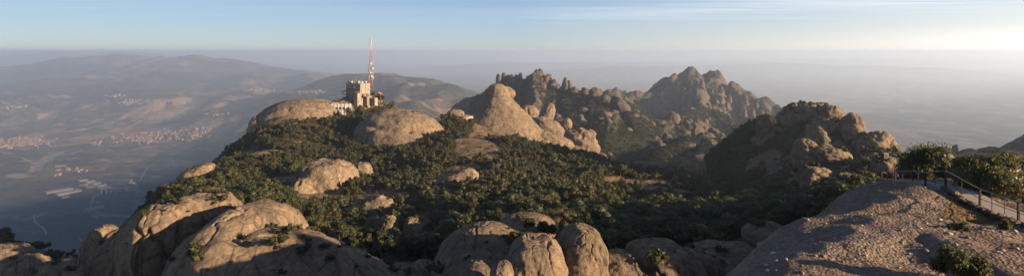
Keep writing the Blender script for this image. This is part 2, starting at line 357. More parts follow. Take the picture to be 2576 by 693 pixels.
# ------------------------------------------------------------------ skeleton ridges
def ridge_field(X, Y, lines, base):
    """height = highest of the ridges, each falling off sideways; lines: (slope, [(qx,qy,Y),...])"""
    z = np.full(len(X), base, float)
    for sl, pts in lines:
        Pp = np.array([P(*t) for t in pts])
        for i in range(len(Pp) - 1):
            a = Pp[i]; b = Pp[i + 1]; ab = (b - a)[:2]; t = np.clip(((X - a[0]) * ab[0] + (Y - a[1]) * ab[1]) / (ab @ ab), 0, 1)
            dx = X - a[0] - t * ab[0]; dy = Y - a[1] - t * ab[1]; d = np.sqrt(dx * dx + dy * dy)
            zz = a[2] + t * (b[2] - a[2]); r = 14 / max(sl, .05) * .5
            z = np.maximum(z, zz - sl * (np.sqrt(d * d + r * r) - r))
    return z
FAR_RIDGES = [
 (.62, [(1225,262,1650),(1236,222,1700),(1250,206,1700),(1290,206,1700),(1322,216,1680),(1334,200,1680),(1350,190,1670),(1362,196,1665),(1385,206,1650),(1400,218,1640),(1420,222,1600),(1445,226,1570),(1470,230,1500),(1500,236,1450),(1530,250,1400),(1560,256,1370),(1580,280,1300),(1597,306,1200),(1600,350,1100)]),
 (.50, [(1350,200,1665),(1352,262,1350),(1370,296,1120),(1400,328,960),(1440,362,860)]),
 (.50, [(1470,236,1500),(1500,272,1250),(1520,320,1080)]),
 (.50, [(1420,232,1600),(1425,262,1400),(1450,300,1150)]),
 (.50, [(1470,236,1500),(1530,230,2300),(1560,222,2500),(1590,217,2500),(1622,226,2550),(1655,232,2600)]),
 (.80, [(1630,240,2660),(1648,224,2690),(1660,208,2700),(1671,194,2700),(1678,194,2700),(1684,203,2700),(1691,189,2700),(1698,185,2700),(1706,192,2700),(1712,194,2700),(1722,178,2700),(1733,171,2700),(1742,173,2700),(1752,184,2700),(1760,190,2700),(1768,180,2700),(1780,181,2700),(1800,190,2690),(1815,199,2680),(1826,208,2670),(1836,206,2650),(1848,207,2620),(1857,216,2600),(1864,222,2590),(1880,226,2570),(1900,235,2550),(1930,249,2500),(1950,256,2480),(1985,274,2400),(2060,330,2300),(2200,400,2200)]),
 (.75, [(1735,174,2700),(1738,205,2560),(1745,235,2350)]), (.75, [(1695,190,2700),(1690,225,2520),(1680,262,2380)]), (.75, [(1790,188,2690),(1800,225,2480),(1815,262,2280),(1830,296,2100)]),
 (.75, [(1848,210,2620),(1862,245,2400),(1880,282,2180),(1895,312,2000)]), (.75, [(1900,236,2550),(1925,270,2330),(1940,296,2180)]), (.7, [(1655,212,2700),(1645,250,2480)]),
 (.55, [(1735,190,2700),(1745,235,2350),(1768,266,2050),(1735,282,1800),(1690,294,1550),(1650,322,1300),(1622,362,1120),(1600,400,1000)]),
 (.50, [(1768,266,2050),(1830,300,1800),(1880,325,1600),(1930,345,1450),(1980,360,1400)]),
 (.55, [(1860,330,1400),(1800,334,1250),(1740,346,1100),(1690,366,960),(1650,392,860)]),
 (.50, [(1800,334,1250),(1780,372,950),(1740,398,820)]),
 (.45, [(1510,400,900),(1450,420,800),(1380,400,800)]),
 (.55, [(2390,376,620),(2440,376,640),(2490,372,660),(2530,370,660),(2600,372,650),(2800,380,640)]),
 (.50, [(2440,378,640),(2420,430,480),(2380,470,380)]),
]
SHADE_RIDGE = [(1100,-1400,0),(950,-400,6),(980,500,8),(1190,900,12),(1570,1300,16),(1730,1500,16),(1820,1700,10),(2000,1900,-60),(2200,2300,-300)]  # ridge mostly out of view at right, added to shade the lower left valley
def rocky(X, Y):
    """how much of the ground stands out as rounded pillars and domes of rock"""
    Q = 1288 + X / (K * Y); r = n2(X, Y, 260, 3, 62)
    m = .45 + r * 1.1 + .55 * np.exp(-(((Q - 1790) / 170) ** 2)) * (Y > 2000) + .35 * ((Q < 1420) & (Y > 1200))
    return np.clip(m, 0, 1)
def domes(X, Y, s):
    wx = X + n2(X, Y, 40, 3, 51) * 10; wy = Y * .8 + n2(X, Y, 40, 3, 52) * 10
    f1, f2, h = worley(wx, wy, 46 * s, 5); g1, g2, h2 = worley(wx, wy, 19 * s, 6)
    a = np.clip(1 - (f1 / .72) ** 2.2, 0, 1) * (.55 + .6 * h); b = np.clip(1 - (g1 / .72) ** 2, 0, 1) * (.55 + .5 * h2)
    return a, b
def z_far(X, Y):
    w = 9 * np.clip(Y / 1500, .4, 1.3)
    Xw = X + n2(X, Y, 90, 3, 21) * w; Yw = Y + n2(X, Y, 130, 3, 22) * w * 2.5
    z = ridge_field(Xw, Yw, FAR_RIDGES, -930)
    s = np.clip(Y / 1700, .5, 1.45); rk = rocky(X, Y); a, b = domes(X, Y, s)
    z = z + (ridged(X, Y, 170, 3, 5) - .5) * 16 * s + (a * 26 * rk - 12 * rk) * s + b * 11 * s * rk - 4 * s * rk + n2(X, Y, 30, 3, 8) * 3.5 * s
    return np.maximum(z, -960)
def z_shade_ridge(X, Y):
    z = np.full(len(X), -960.)
    for a, b in zip(SHADE_RIDGE[:-1], SHADE_RIDGE[1:]):
        a = np.array(a, float); b = np.array(b, float); ab = (b - a)[:2]; t = np.clip(((X - a[0]) * ab[0] + (Y - a[1]) * ab[1]) / (ab @ ab), 0, 1)
        d = np.hypot(X - a[0] - t * ab[0], Y - a[1] - t * ab[1]); z = np.maximum(z, a[2] + t * (b[2] - a[2]) - .95 * (np.sqrt(d * d + 64) - 8))
    return np.maximum(z + (ridged(X, Y, 150, 4, 5) - .5) * 22, -960)

VAL_RIDGES = [
 (.16, [(-900,190,11000),(-300,182,13000),(0,172,15000),(100,158,16500),(165,147,17000),(200,150,17000),(255,143,17000),(310,143,16500),(370,149,16000),(395,147,15500),(410,142,15500),(430,139,15500),(452,141,15500),(470,148,15500),(510,153,15000),(560,161,15000),(620,168,14500),(700,175,14000),(780,183,13500),(850,190,13000),(910,196,12500)]),
 (.14, [(255,143,17000),(230,185,12500),(190,225,9800)]),
 (.14, [(430,139,15500),(400,190,11500),(340,240,8600)]),
 (.14, [(620,168,14500),(590,215,10500),(560,262,8200)]),
 (.14, [(780,183,13500),(740,222,9800),(700,262,7800)]),
 (.14, [(100,158,16500),(60,210,11500),(20,260,8200)]),
 (.24, [(820,222,9000),(900,206,8200),(950,191,7800),(990,187,7600),(1030,193,7400),(1060,201,7200),(1090,208,7000)]),
 (.28, [(1040,232,5600),(1080,225,5700),(1120,214,5800),(1160,204,5800),(1195,214,5900),(1240,232,6000),(1300,250,6200)]),
 (.30, [(1160,204,5800),(1140,240,4700),(1100,268,4200)]),
 (.30, [(990,187,7600),(1010,232,5600),(1040,268,4600)]),
 (.30, [(1195,214,5900),(1215,262,4600)]),
 (.10, [(60,137,33000),(130,132,33000),(180,128.2,33000),(215,128.6,33000),(240,133,33000)]),
 (.10, [(245,134,34000),(265,128.4,34000),(300,128.2,34000),(320,132,34000),(360,137,34000)]),
 (.08, [(1200,160,30000),(1400,156,34000),(1600,156,36000),(1800,152,38000),(2000,148,40000),(2200,147,40000),(2400,150,42000),(2800,150,42000)]),
 (.08, [(1500,168,24000),(1750,164,26000),(1950,158,28000),(2150,163,27000),(2350,170,24000)]),
]
def z_val(X, Y):
    D = np.sqrt(X * X + Y * Y)
    wp = 650 * np.clip((17000 - D) / 9000, .25, 1); Xw = X + n2(X, Y, 2600, 4, 31) * wp; Yw = Y + n2(X, Y, 2600, 4, 32) * wp
    far = np.clip((D - 26000) / 6000, 0, 1); Xw = Xw * (1 - far) + X * far; Yw = Yw * (1 - far) + Y * far
    z = ridge_field(Xw, Yw, VAL_RIDGES, -905)
    left = np.clip((1500 - (1288 + X / (K * Y))) / 500, 0, 1)
    amp = (60 + 75 * left) * np.clip((z + 930) / 120, .35, 1.4) * np.clip(D / 3500, .6, 1)
    z = z + (ridged(X, Y, 1500, 5, 41) - .4) * amp * (1 - far * .7)
    # the river valley in front of the town
    return z

def polar_mesh(name, q0, q1, dq, y0, y1, rat, zf, mat, attrf=None):
    qs = np.arange(q0, q1 + dq, dq); Ls = np.arange(math.log(y0), math.log(y1) + rat, rat)
    Q, L = np.meshgrid(qs, Ls); Y = np.exp(L).ravel(); Q = Q.ravel(); X = (Q - 1288) * K * Y
    Z = zf(X, Y); nq = len(qs); nl = len(Ls)
    i = np.arange((nl - 1) * (nq - 1)); r = i // (nq - 1); c = i % (nq - 1); a = r * nq + c
    F = np.stack([a, a + 1, a + nq + 1, a + nq], 1)
    at = attrf(Q, X, Y, Z) if attrf else None
    V = np.stack([X, Y, Z], 1); me = mesh_np(name, V, F, mat, True, at)
    return link(name, me), V, F

# bare rock and sandy clearings, as patches of the hill (outlined on the map, carried to the ground they cover)
BARE = [[(640,335),(690,268),(740,244),(835,244),(835,266),(800,292),(725,302),(690,318)], [(908,325),(935,290),(1000,268),(1130,304),(1100,318),(1030,338),(960,342)],
 [(740,455),(755,425),(800,402),(850,404),(885,420),(880,455),(860,500),(800,515),(740,500)], [(893,440),(905,405),(935,408),(925,440)], [(590,492),(620,470),(690,445),(745,440),(735,470),(660,485),(630,500)],
 [(572,402),(600,380),(700,376),(712,388),(640,396)], [(424,492),(440,455),(490,418),(545,408),(530,425),(480,440),(450,470)], [(1138,385),(1150,352),(1215,346),(1262,372),(1250,398),(1190,400)],
 [(1092,470),(1110,430),(1180,412),(1215,420),(1180,450),(1130,480)], [(1320,352),(1340,330),(1450,345),(1530,380),(1520,400),(1440,388),(1370,372)], [(1565,412),(1640,402),(1700,395),(1775,410),(1772,448),(1700,440),(1600,430)],
 [(1505,455),(1540,438),(1640,455),(1640,475),(1560,470)], [(1385,410),(1400,402),(1460,418),(1455,432)], [(1785,490),(1810,474),(1870,480),(1860,492)], [(1200,545),(1215,518),(1262,508),(1270,530)],
 [(1885,415),(1900,395),(1965,370),(1970,390),(1930,420)], [(2000,470),(2015,440),(2060,418),(2150,418),(2165,440),(2120,450),(2060,452),(2040,480)], [(880,520),(900,485),(990,470),(1000,500),(960,560),(900,560)],
 [(1030,600),(1050,540),(1090,535),(1090,600)], [(860,600),(870,590),(900,600),(890,612)], [(1640,370),(1700,350),(1720,360),(1650,392)],[(880,262),(960,240),(990,262),(960,280),(900,285)],
 [(1120,300),(1135,280),(1200,280),(1215,306)], [(1180,345),(1200,300),(1262,200),(1365,345)], [(-100,700),(-100,590),(60,612),(200,640),(440,600),(520,700)],[(1220,410),(1232,395),(1290,402),(1280,412)]]
def inpoly(q, y, poly):
    ins = np.zeros(len(q), bool); n = len(poly)
    for i in range(n):
        (ax, ay), (bx, by) = poly[i], poly[(i + 1) % n]
        ins ^= ((ay > y) != (by > y)) & (q < (bx - ax) * (y - ay) / (by - ay + 1e-12) + ax)
    return ins
def bare_mask(Q, X, Y, Z):
    qy = HZ - Z / (K * Y); m = np.zeros(len(Q)); w = np.clip(9 * 300 / Y, 3, 16); r_ = np.random.default_rng(5)
    for k in range(5):
        a = n2(X, Y, 14, 4, 200) * w * 2.4 + r_.normal(size=len(Q)) * w * .25; b = n2(X, Y, 14, 4, 210) * w * 1.2 + r_.normal(size=len(Q)) * w * .12; h = np.zeros(len(Q))
        for p in BARE: h[inpoly(Q + a, qy + b, p)] = 1
        m += h / 5
    rk = hill_rock(Q, Y); wx = X + n2(X, Y, 16, 3, 53) * 5; wy = Y * .75 + n2(X, Y, 16, 3, 54) * 5; f1, f2, h = worley(wx, wy, 22, 7); g1, g2, h2 = worley(wx, wy, 9, 8)
    m = np.maximum(m, rk * np.clip(np.clip(1 - (f1 / .75) ** 2.4, 0, 1) * (.5 + .6 * h) * 1.2 + (1 - g1) * .25 + n2(X, Y, 20, 2, 55) * 1.0 - .3, 0, 1))
    # outcrops of bare ground showing here and there all over the hill
    o = ridged(X, Y, 34, 3, 57) + n2(X, Y, 90, 2, 58) * .6; m = np.maximum(m, np.clip((o - .72) * 4, 0, 1) * .8)
    return m
hill_obj, HV, HF = polar_mesh('hillside', -250, 2850, 2.8, 62, 900, .006, z_hill, M_HILL, lambda Q, X, Y, Z: {'bare': bare_mask(Q, X, Y, Z)})
tag(hill_obj, kind='structure')
def far_attr(Q, X, Y, Z):
    s = np.clip(Y / 1700, .5, 1.45); rk = rocky(X, Y); a, b = domes(X, Y, s)
    return {'bare': np.clip((a * 1.1 + b * .55) * np.clip(rk * 1.5, 0, 1.1) - .12 + (Y > 2000) * .12, 0, 1)}
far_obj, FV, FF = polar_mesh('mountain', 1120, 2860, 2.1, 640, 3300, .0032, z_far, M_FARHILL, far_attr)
tag(far_obj, kind='structure')
def late_shade_ridge():
    o, a, b = grid_mesh('mountain', 700, 3000, -2300, 3100, 16, z_shade_ridge, M_FARHILL, lambda X, Y, Z: {'bare': np.clip(n2(X, Y, 60, 3, 61) + .3, 0, 1)}); tag(o, kind='structure'); return a, b  # this mountain is the added ridge, there for the shadow it throws
def val_attr(Q, X, Y, Z):
    qy = HZ - Z / (K * Y)
    def g(cx, cy, rx, ry): return np.exp(-(((Q - cx) / rx) ** 2 + ((qy - cy) / ry) ** 2))
    farm = g(250, 330, 260, 40) + g(100, 440, 130, 22) + g(80, 360, 90, 16) + g(500, 320, 120, 20) + g(430, 410, 60, 18)*.8 + .5 * (Q > 1300)
    cliff = .55*(g(300, 158, 190, 12) + g(230, 190, 170, 16) + g(430, 146, 40, 8)) + g(1062, 210, 14, 7) * .9 + .35*g(1150, 250, 60, 20)
    urban = .8 * g(860, 182, 60, 4) + .7 * g(1050, 184, 120, 5) + .5 * g(1160, 180, 200, 5) + .6 * g(2150, 330, 60, 10) + .35*g(1900, 200, 300, 20)
    return {'farm': farm, 'cliff': cliff, 'urban': urban}
val_obj, VV, VF = polar_mesh('valley', -1500, 4200, 7, 1300, 62000, .0075, z_val, M_VALLEY, val_attr)
tag(val_obj, kind='structure')

# ------------------------------------------------------------------ the foreground hill under the lookout (world coordinates)
FP = np.array([(9.5,25,-9.3),(14.8,32,-9.3),(21.4,40,-9.9),(27,43.5,-9.8),(30,46,-12.0),(27.6,37,-8.5),(26.8,34,-8.6),(25.2,30.5,-8.6),(24,27,-8.7),(21,18,-8.8),(29.5,34,-8.8),(28,29,-8.9),
 (16.7,25,-8.7),(13.8,18,-8.6),(10.7,20,-8.7),(13.0,15.5,-8.5),(17.6,22,-8.7),(24,36,-8.5),(20,32,-8.45),(7.5,21,-9.0),(5.2,16,-8.6),(3,22,-13.0),(8,33,-16.5),(14,42,-20),(20,47,-19),(26,50,-20),(30,53,-21),(24,57,-27),(30,66,-30),
 (-1,10,-9.5),(2,12,-8.5),(-6,16,-16),(0,0,-7),(8,8,-8.2),(16,8,-8.4),(25,6,-8.8),(0,-12,-6),(14,-12,-6),(30,-12,-7),(-12,-8,-12),(-16,4,-20),(-10,24,-28),(0,36,-28),(8,50,-28),(18,66,-32),(40,74,-33),
 (40,50,-18),(36,40,-12),(34,32,-11.4),(33,24,-11),(32,15,-10),(40,10,-10),(50,0,-10),(52,34,-21),(45,62,-31),(72,10,-15),(78,33,-10),(81.5,41.5,-10),(84,48,-13),(86.7,54.4,-14),(88.6,59,-6),(90,63,-5),(92,68,-16),(94,73,-17),(96,78,-3),(98.5,84,-2),(101,90,-2.5),(103.5,96,-16),(80,86,-36),(70,100,-42),(112,100,-26),(80,62,-22),(100,50,-18),(96,35,-14),(70,0,-8),(120,30,-12),(116,75,-26),(45,-25,-8),(20,-35,-6),(-5,-35,-8),(-30,-20,-22),(-30,20,-42),(75,-30,-8),(110,-10,-14)], float)  # the far right knolls are out of view, raised to cast shade leftward
R_F = RBF(FP[:, :2] / 30, FP[:, 2], 1e-4)
PATHLINE = [tuple(P(*p) + np.array([.35, .35, -.95])) for p in [(2200, 431.4, 45), (2217.6, 431.4, 44.5), (2251.6, 430.8, 42), (2296.5, 429.5, 40), (2328, 433, 38.3), (2378.7, 428.3, 37), (2465, 475, 33.3), (2562, 508, 30.4), (2700, 556, 27)]]
def z_fore(X, Y):
    z = R_F(np.stack([X, Y], 1) / 30)
    p = np.stack([X, Y, np.zeros_like(X)], 1)
    z = z + fbm(p / 3.5, 4, 71) * .55 + fbm(p / 1.3, 4, 75, .6) * .20 + ridged(X, Y, 6, 3, 77) * .25
    for (ax, ay, az), (bx, by, bz) in zip(PATHLINE[:-1], PATHLINE[1:]):
        l2 = (bx - ax) ** 2 + (by - ay) ** 2; t = np.clip(((X - ax) * (bx - ax) + (Y - ay) * (by - ay)) / l2, 0, 1); d = np.hypot(X - ax - t * (bx - ax), Y - ay - t * (by - ay))
        z = np.where(d < 3, np.minimum(z, az + t * (bz - az) - .16 + np.maximum(0, d - 1.1) * .5), z)
    d = np.sqrt((X - 40) ** 2 + (Y - 14) ** 2); return z - np.maximum(0, d - 104) ** 1.25
def grid_mesh(name, x0, x1, y0, y1, st, zf, mat, attrf=None):
    xs = np.arange(x0, x1, st); ys = np.arange(y0, y1, st); A, B = np.meshgrid(xs, ys); X = A.ravel(); Y = B.ravel(); Z = zf(X, Y)
    nq = len(xs); i = np.arange((len(ys) - 1) * (nq - 1)); r = i // (nq - 1); c = i % (nq - 1); a = r * nq + c
    F = np.stack([a, a + 1, a + nq + 1, a + nq], 1); V = np.stack([X, Y, Z], 1)
    return link(name, mesh_np(name, V, F, mat, True, attrf(X, Y, Z) if attrf else None)), V, F
def make_fore():
    m, nt, b, out = newmat('lookout_ground'); N = NT(nt); p = N.pos()
    cell = N.vor(p, 7.0, out='Color'); s = nt.nodes.new('ShaderNodeSeparateColor'); N.set(s.inputs[0], cell)
    d = N.vor(p, 7.0); d2 = N.vor(p, 2.2); big = N.noise(p, .12, 5, .6)
    c = N.mix(s.outputs[0], (.19, .145, .115), (.31, .255, .21)); c = N.mix(N.ramp(s.outputs[1], [(.75, 0.), (.85, .8)]), c, (.42, .35, .28))
    c = N.mix(N.ramp(s.outputs[2], [(.8, 0.), (.9, .7)]), c, (.40, .22, .14))
    c = N.mix(N.ramp(big, [(.4, 0.), (.62, .75)]), c, (.21, .14, .09))
    c = N.mix(N.ramp(N.noise(p, .55, 5, .7), [(.55, 0.), (.7, .65)]), c, (.07, .068, .045))
    g = N.n('Attribute', attribute_name='grass').outputs['Fac']; gf = N.math('ADD', g, N.math('SUBTRACT', N.noise(p, 2.2, 5, .7), .5)); gf = N.ramp(gf, [(.42, 0.), (.62, 1.)])
    c = N.mix(gf, c, N.mix(N.ramp(N.noise(p, 1.3, 4, .7), [(.35, 0.), (.65, 1.)]), (.11, .10, .04), (.30, .17, .06)))
    N.set(b.inputs['Base Color'], N.tone(c)); b.inputs['Roughness'].default_value = .9; b.inputs['Specular IOR Level'].default_value = .25
    h = N.math('SUBTRACT', N.noise(p, 3, 6, .75), N.math('MULTIPLY', d, .9)); h = N.math('SUBTRACT', h, N.math('MULTIPLY', d2, .8))
    N.set(b.inputs['Normal'], N.bump(h, .65, .22)); return m
M_FORE = make_fore()
def fore_attr(X, Y, Z):
    q = 1288 + X / (K * np.maximum(Y, 1)); qy = HZ - Z / (K * np.maximum(Y, 1)); g = np.zeros(len(X))
    g[inpoly(q, qy, [(2370,540),(2380,500),(2440,490),(2510,530),(2530,575),(2480,565),(2400,555)])] = 1
    g[inpoly(q, qy, [(2010,560),(2060,530),(2110,500),(2110,540),(2050,580)])] = .45
    g[(Y < 2)] = .3
    return {'grass': g}
fore_obj, OV, OF = grid_mesh('lookout_hill', -50, 145, -75, 112, .31, z_fore, M_FORE, fore_attr)
tag(fore_obj, kind='structure')
# lower flank of the lookout hill and the unseen shoulder it belongs to
def z_skirt(X, Y):
    d = np.sqrt((X - 22) ** 2 + (Y - 8) ** 2); a = np.arctan2(Y, X)
    z = -14 - .85 * np.maximum(0, d - 40) + n2(X, Y, 60, 4, 91) * 14
    z = np.where(d < 55, np.minimum(z, -30), z)
    return np.maximum(z, -940)
def skirt_attr(X, Y, Z): return {'bare': (n2(X, Y, 40, 3, 93) > .1).astype(float)}
sk, SV, SF = grid_mesh('lower_flank', -1100, 1100, -1100, 1300, 14, lambda X, Y: np.where(Y > 60, np.minimum(z_skirt(X, Y), -200 - (Y - 60) * 1.0), z_skirt(X, Y)), M_HILL, skirt_attr)
tag(sk, kind='structure')
SDV, SDF = late_shade_ridge()
BV = [HV, FV, VV, OV]; BF = [HF, FF, VF, OF]        # for casting rays onto the ground while building

# ------------------------------------------------------------------ rocks
_ph = {}
def sphere_dirs(nu, nv):
    if (nu, nv) in _ph: return _ph[(nu, nv)]
    v = (np.arange(nv) + .02) / (nv - 1 + .04) * PI; u = np.arange(nu) / nu * 2 * PI
    V_, U_ = np.meshgrid(v, u, indexing='ij'); D = np.stack([np.sin(V_) * np.cos(U_), np.sin(V_) * np.sin(U_), np.cos(V_)], -1).reshape(-1, 3)
    r = np.repeat(np.arange(nv - 1), nu); c = np.tile(np.arange(nu), nv - 1); a = r * nu + c; b = r * nu + (c + 1) % nu
    _ph[(nu, nv)] = (D, np.stack([a, a + nu, b + nu, b], 1)); return _ph[(nu, nv)]
ROCKS = []
def zof(fn, q, Y): return float(fn(np.array([(q - 1288) * K * Y]), np.array([Y]))[0])
def blob(label, q, y, Y, rx, rz, dep=None, roll=0, yaw=0, p=2.2, seed=0, amp=.10, mat=None, name='rock_dome', cat='rock', group=None, res=(48, 30), top=1.0, crack=.10, rough=1.0):
    """a weathered conglomerate dome: rx, rz half width and half height in map units at its distance, dep half depth in metres"""
    if mat is M_ROCK_NEAR: rough = .62
    s = K * Y; RX = rx * s; RZ = rz * s; RY = dep if dep else (RX * .5 + RZ * .5); C = P(q, y, Y); D, F = sphere_dirs(*res)
    r = 1 / (np.abs(D) ** p).sum(1) ** (1 / p)
    V = D * r[:, None]
    up = np.clip(V[:, 2], 0, 1); V[:, 0] *= 1 - (1 - top) * up; V[:, 1] *= 1 - (1 - top) * up
    W = V * np.array([RX, RY, RZ]); R = min(RX, RY, RZ)
    o = seed * 13.7
    d = fbm(W / (R * .95) + o, 3, seed) * amp * 1.9 * rough + fbm(W / (R * .30) + o, 4, seed + 50, .6) * amp * .85 * rough
    vs = np.array([1, 1, .22])
    cr = 1 - np.abs(fbm(W * vs / (R * .75) + o + 5, 3, seed + 90)) * 11; d = d - np.clip(cr, 0, 1) ** 2 * crack * 2.0 * rough
    cr = 1 - np.abs(fbm(W * vs / (R * .34) + o + 9, 2, seed + 95)) * 8; d = d - np.clip(cr, 0, 1) ** 2 * crack * .55 * rough
    bd = fbm(W * np.array([.06, .06, 1]) / (R * .26) + o, 2, seed + 70); d = d - np.clip(bd - .12, 0, 1) * .22 * rough
    W = W + D * (d * R)[:, None]
    M = Matrix.Rotation(math.radians(yaw), 3, 'Z') @ Matrix.Rotation(math.radians(roll), 3, 'Y'); W = W @ np.array(M).T
    me = mesh_np(name, W, F, mat or M_ROCK_MID); ob = link(name, me, None, C); tag(ob, label, cat, group)
    BV.append(W + C); BF.append(F); ROCKS.append(ob); return ob
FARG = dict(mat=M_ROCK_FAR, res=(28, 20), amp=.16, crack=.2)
NR = dict(mat=M_ROCK_NEAR, res=(220, 140), amp=.10, crack=.07)
# the foreground rocks on the left
blob('huge sunlit orange slab of rock at lower left, its crest falling away to the right', 618, 690, 120, 108, 178, 18, 8, -14, 2.9, 3, .07, M_ROCK_NEAR, res=(260, 170), top=.75, crack=.05, name='rock_slab')
blob('long smooth grey rock apron running down right from the big sunlit slab', 742, 762, 114, 330, 172, 15, 17, -4, 2.2, 4, .06, M_ROCK_NEAR, res=(300, 150), crack=.04, name='rock_slab')
blob('tall square shaded cliff with a flat top just left of the big sunlit slab', 466, 690, 128, 76, 194, 13, 2, -26, 4.2, 5, .13, **{**{k: v for k, v in NR.items() if k != 'amp'}, 'crack': .2}, name='rock_cliff')
blob('narrow shaded buttress at the foot of the big sunlit slab, on its left', 520, 740, 116, 56, 190, 10, 12, -24, 3.0, 6, .13, **{**{k: v for k, v in NR.items() if k != 'amp'}, 'crack': .2}, name='rock_buttress', top=.6)
blob('shaded rounded buttress at the outer left end of the square cliff', 398, 680, 130, 52, 172, 11, 5, -24, 3.2, 7, .16, **{**{k: v for k, v in NR.items() if k != 'amp'}, 'crack': .2}, name='rock_buttress', top=.8)
blob('lower shaded shoulder of rock stepping down left from the cliffs', 335, 700, 132, 62, 138, 11, 6, -20, 2.8, 8, .14, **{k: v for k, v in NR.items() if k != 'amp'}, name='rock_buttress', top=.7)
blob('small pinnacle left of the cliffs with only its tip in sunlight', 258, 640, 160, 30, 72, 7, 0, 0, 3.2, 9, .14, **{k: v for k, v in NR.items() if k != 'amp'}, name='rock_pinnacle', top=.85)
blob('little orange lit knob of rock beside the pinnacle at left', 292, 592, 160, 13, 15, 4, 15, 0, 2.3, 10, .15, M_ROCK_NEAR, res=(60, 40), name='boulder')
for i, (q, y, Y, rx, rz) in enumerate([(60, 700, 195, 60, 60), (150, 712, 190, 60, 58), (230, 700, 185, 40, 40), (20, 640, 230, 60, 26), (190, 690, 120, 30, 12)]):
    blob(['dark shaded rock hump in the bottom left corner', 'second dark rock hump from the bottom left corner', 'dark hump under the pinnacle with the sunlit tip', 'shaded pale shelf of rock on the ridge at the far left edge', 'small pale boulder at the bottom edge left of the cliffs'][i], q, y, Y, rx, rz, None, 0, 0, 2.4, 20 + i, .14, M_ROCK_NEAR, res=(90, 60), name='rock_hump')
# the foreground rocks in the middle
blob('great rounded shaded dome at bottom centre, largest of the boulders there', 1222, 700, 92, 142, 138, 12, -6, 0, 2.3, 31, .07, M_ROCK_NEAR, res=(240, 150), crack=.04, top=.85)
blob('thin flat topped dome catching light behind the boulders at bottom centre', 1325, 575, 106, 74, 36, 6, 0, 0, 2.2, 32, .07, M_ROCK_NEAR, res=(140, 90), crack=.03)
blob('sunlit orange boulder with a dimpled top at bottom centre', 1346, 698, 74, 84, 102, 6.5, 4, 0, 2.8, 333, .08, M_ROCK_NEAR, res=(240, 150), crack=.05, name='boulder', top=.85)
blob('tall sunlit boulder with a deep groove, right of the dimpled one', 1452, 700, 79, 74, 134, 8, 10, 0, 2.5, 434, .08, M_ROCK_NEAR, res=(240, 150), crack=.06, name='boulder', top=.85)
blob('shaded right half of the grooved boulder leaning down to the right', 1528, 776, 80, 104, 150, 8, 22, 0, 2.3, 35, .09, M_ROCK_NEAR, res=(180, 110), crack=.07, name='boulder', top=.8)
blob('small round lit boulder at the bottom edge under the dimpled one', 1262, 706, 66, 30, 48, 2.4, 0, 0, 2.6, 36, .12, M_ROCK_NEAR, res=(120, 80), crack=.1, name='boulder')
blob('low grey boulder between the great dome and the dimpled boulder', 1205, 730, 72, 60, 78, 4, -14, 0, 2.3, 37, .10, M_ROCK_NEAR, res=(140, 90), crack=.06, name='boulder')
blob('dark wedge of rock low down at the left foot of the great dome', 1078, 720, 98, 40, 70, 4, -20, 0, 2.3, 38, .10, M_ROCK_NEAR, res=(120, 80), name='boulder')
blob('flat topped rock bench with a lit prow at the bottom, right of centre', 1664, 730, 82, 78, 112, 6.5, 0, 8, 5, 41, .08, M_ROCK_NEAR, res=(200, 130), crack=.12, name='rock_bench', top=.9)
blob('jutting lit nose of rock at the right end of the flat bench', 1748, 724, 81, 30, 98, 5, -8, 0, 2.8, 42, .12, M_ROCK_NEAR, res=(140, 90), crack=.12, name='rock_buttress', top=.8)
blob('dark broad bench of rock between the lit nose and the lookout slope', 1830, 738, 86, 96, 118, 6.5, 0, 0, 4.0, 43, .08, M_ROCK_NEAR, res=(160, 110), name='rock_bench')
blob('dark split boulder resting at the foot of the lookout slope', 1928, 594, 92, 56, 30, 4.5, -8, 0, 2.5, 44, .10, M_ROCK_NEAR, res=(120, 80), crack=.12, name='boulder')
# outcrops of the mast hill
blob('broad bald dome left of the white annex on the mast hill', 752, 320, 642, 108, 71, 40, -8, 0, 2.4, 51, .04, res=(110, 60), crack=.03)
blob('steep outer end of the bald dome above the far valley', 680, 345, 628, 50, 62, 24, -26, 0, 2.2, 52, .08, res=(70, 50))
blob('grey rock hump directly under the transmitter building', 882, 274, 668, 44, 31, 16, 0, 0, 2.3, 53, .09, res=(60, 40))
blob('wide smooth sunlit dome below and right of the stone hut', 1018, 368, 592, 132, 88, 48, 9, 0, 2.05, 157, .05, res=(120, 70), crack=.012)
blob('sunlit cliff with level bedding in the middle of the wooded slope', 818, 486, 376, 72, 82, 22, -4, -16, 3.6, 55, .09, res=(100, 70), crack=.04, name='rock_cliff', top=.9)
blob('left foot of the banded sunlit cliff', 762, 505, 356, 44, 55, 14, -10, 0, 2.2, 56, .1, res=(60, 40))
blob('small lit ledge right of the banded sunlit cliff', 914, 445, 425, 21, 38, 9, 0, 0, 3.2, 57, .12, res=(50, 36), name='rock_ledge')
blob('low lit knob of rock on the brow above the shaded square cliff', 522, 492, 226, 44, 20, 6, 0, 0, 2.4, 58, .10, res=(70, 50))
blob('pale lit shelf of rock on the outer left rim of the hill', 492, 436, 392, 52, 18, 8, -24, 0, 2.3, 59, .10, res=(60, 40), name='rock_ledge')
blob('orange lit stub in the trees at lower centre, leftmost of three', 940, 572, 206, 21, 30, 3, 0, 0, 2.6, 60, .14, res=(60, 44), name='rock_stub')
blob('brightest round stub in the trees at lower centre, middle one of three', 978, 576, 202, 25, 39, 3.5, 0, 0, 2.5, 61, .14, res=(60, 44), name='rock_stub')
blob('shaded stub in the trees at lower centre, rightmost of three', 1040, 588, 200, 24, 42, 3.5, 0, 0, 2.7, 62, .14, res=(60, 44), name='rock_stub')
blob('shaded pale slab in the gully under the big trees at centre', 1150, 452, 365, 56, 24, 7, -18, 0, 2.3, 63, .08, res=(60, 40), name='rock_slab')
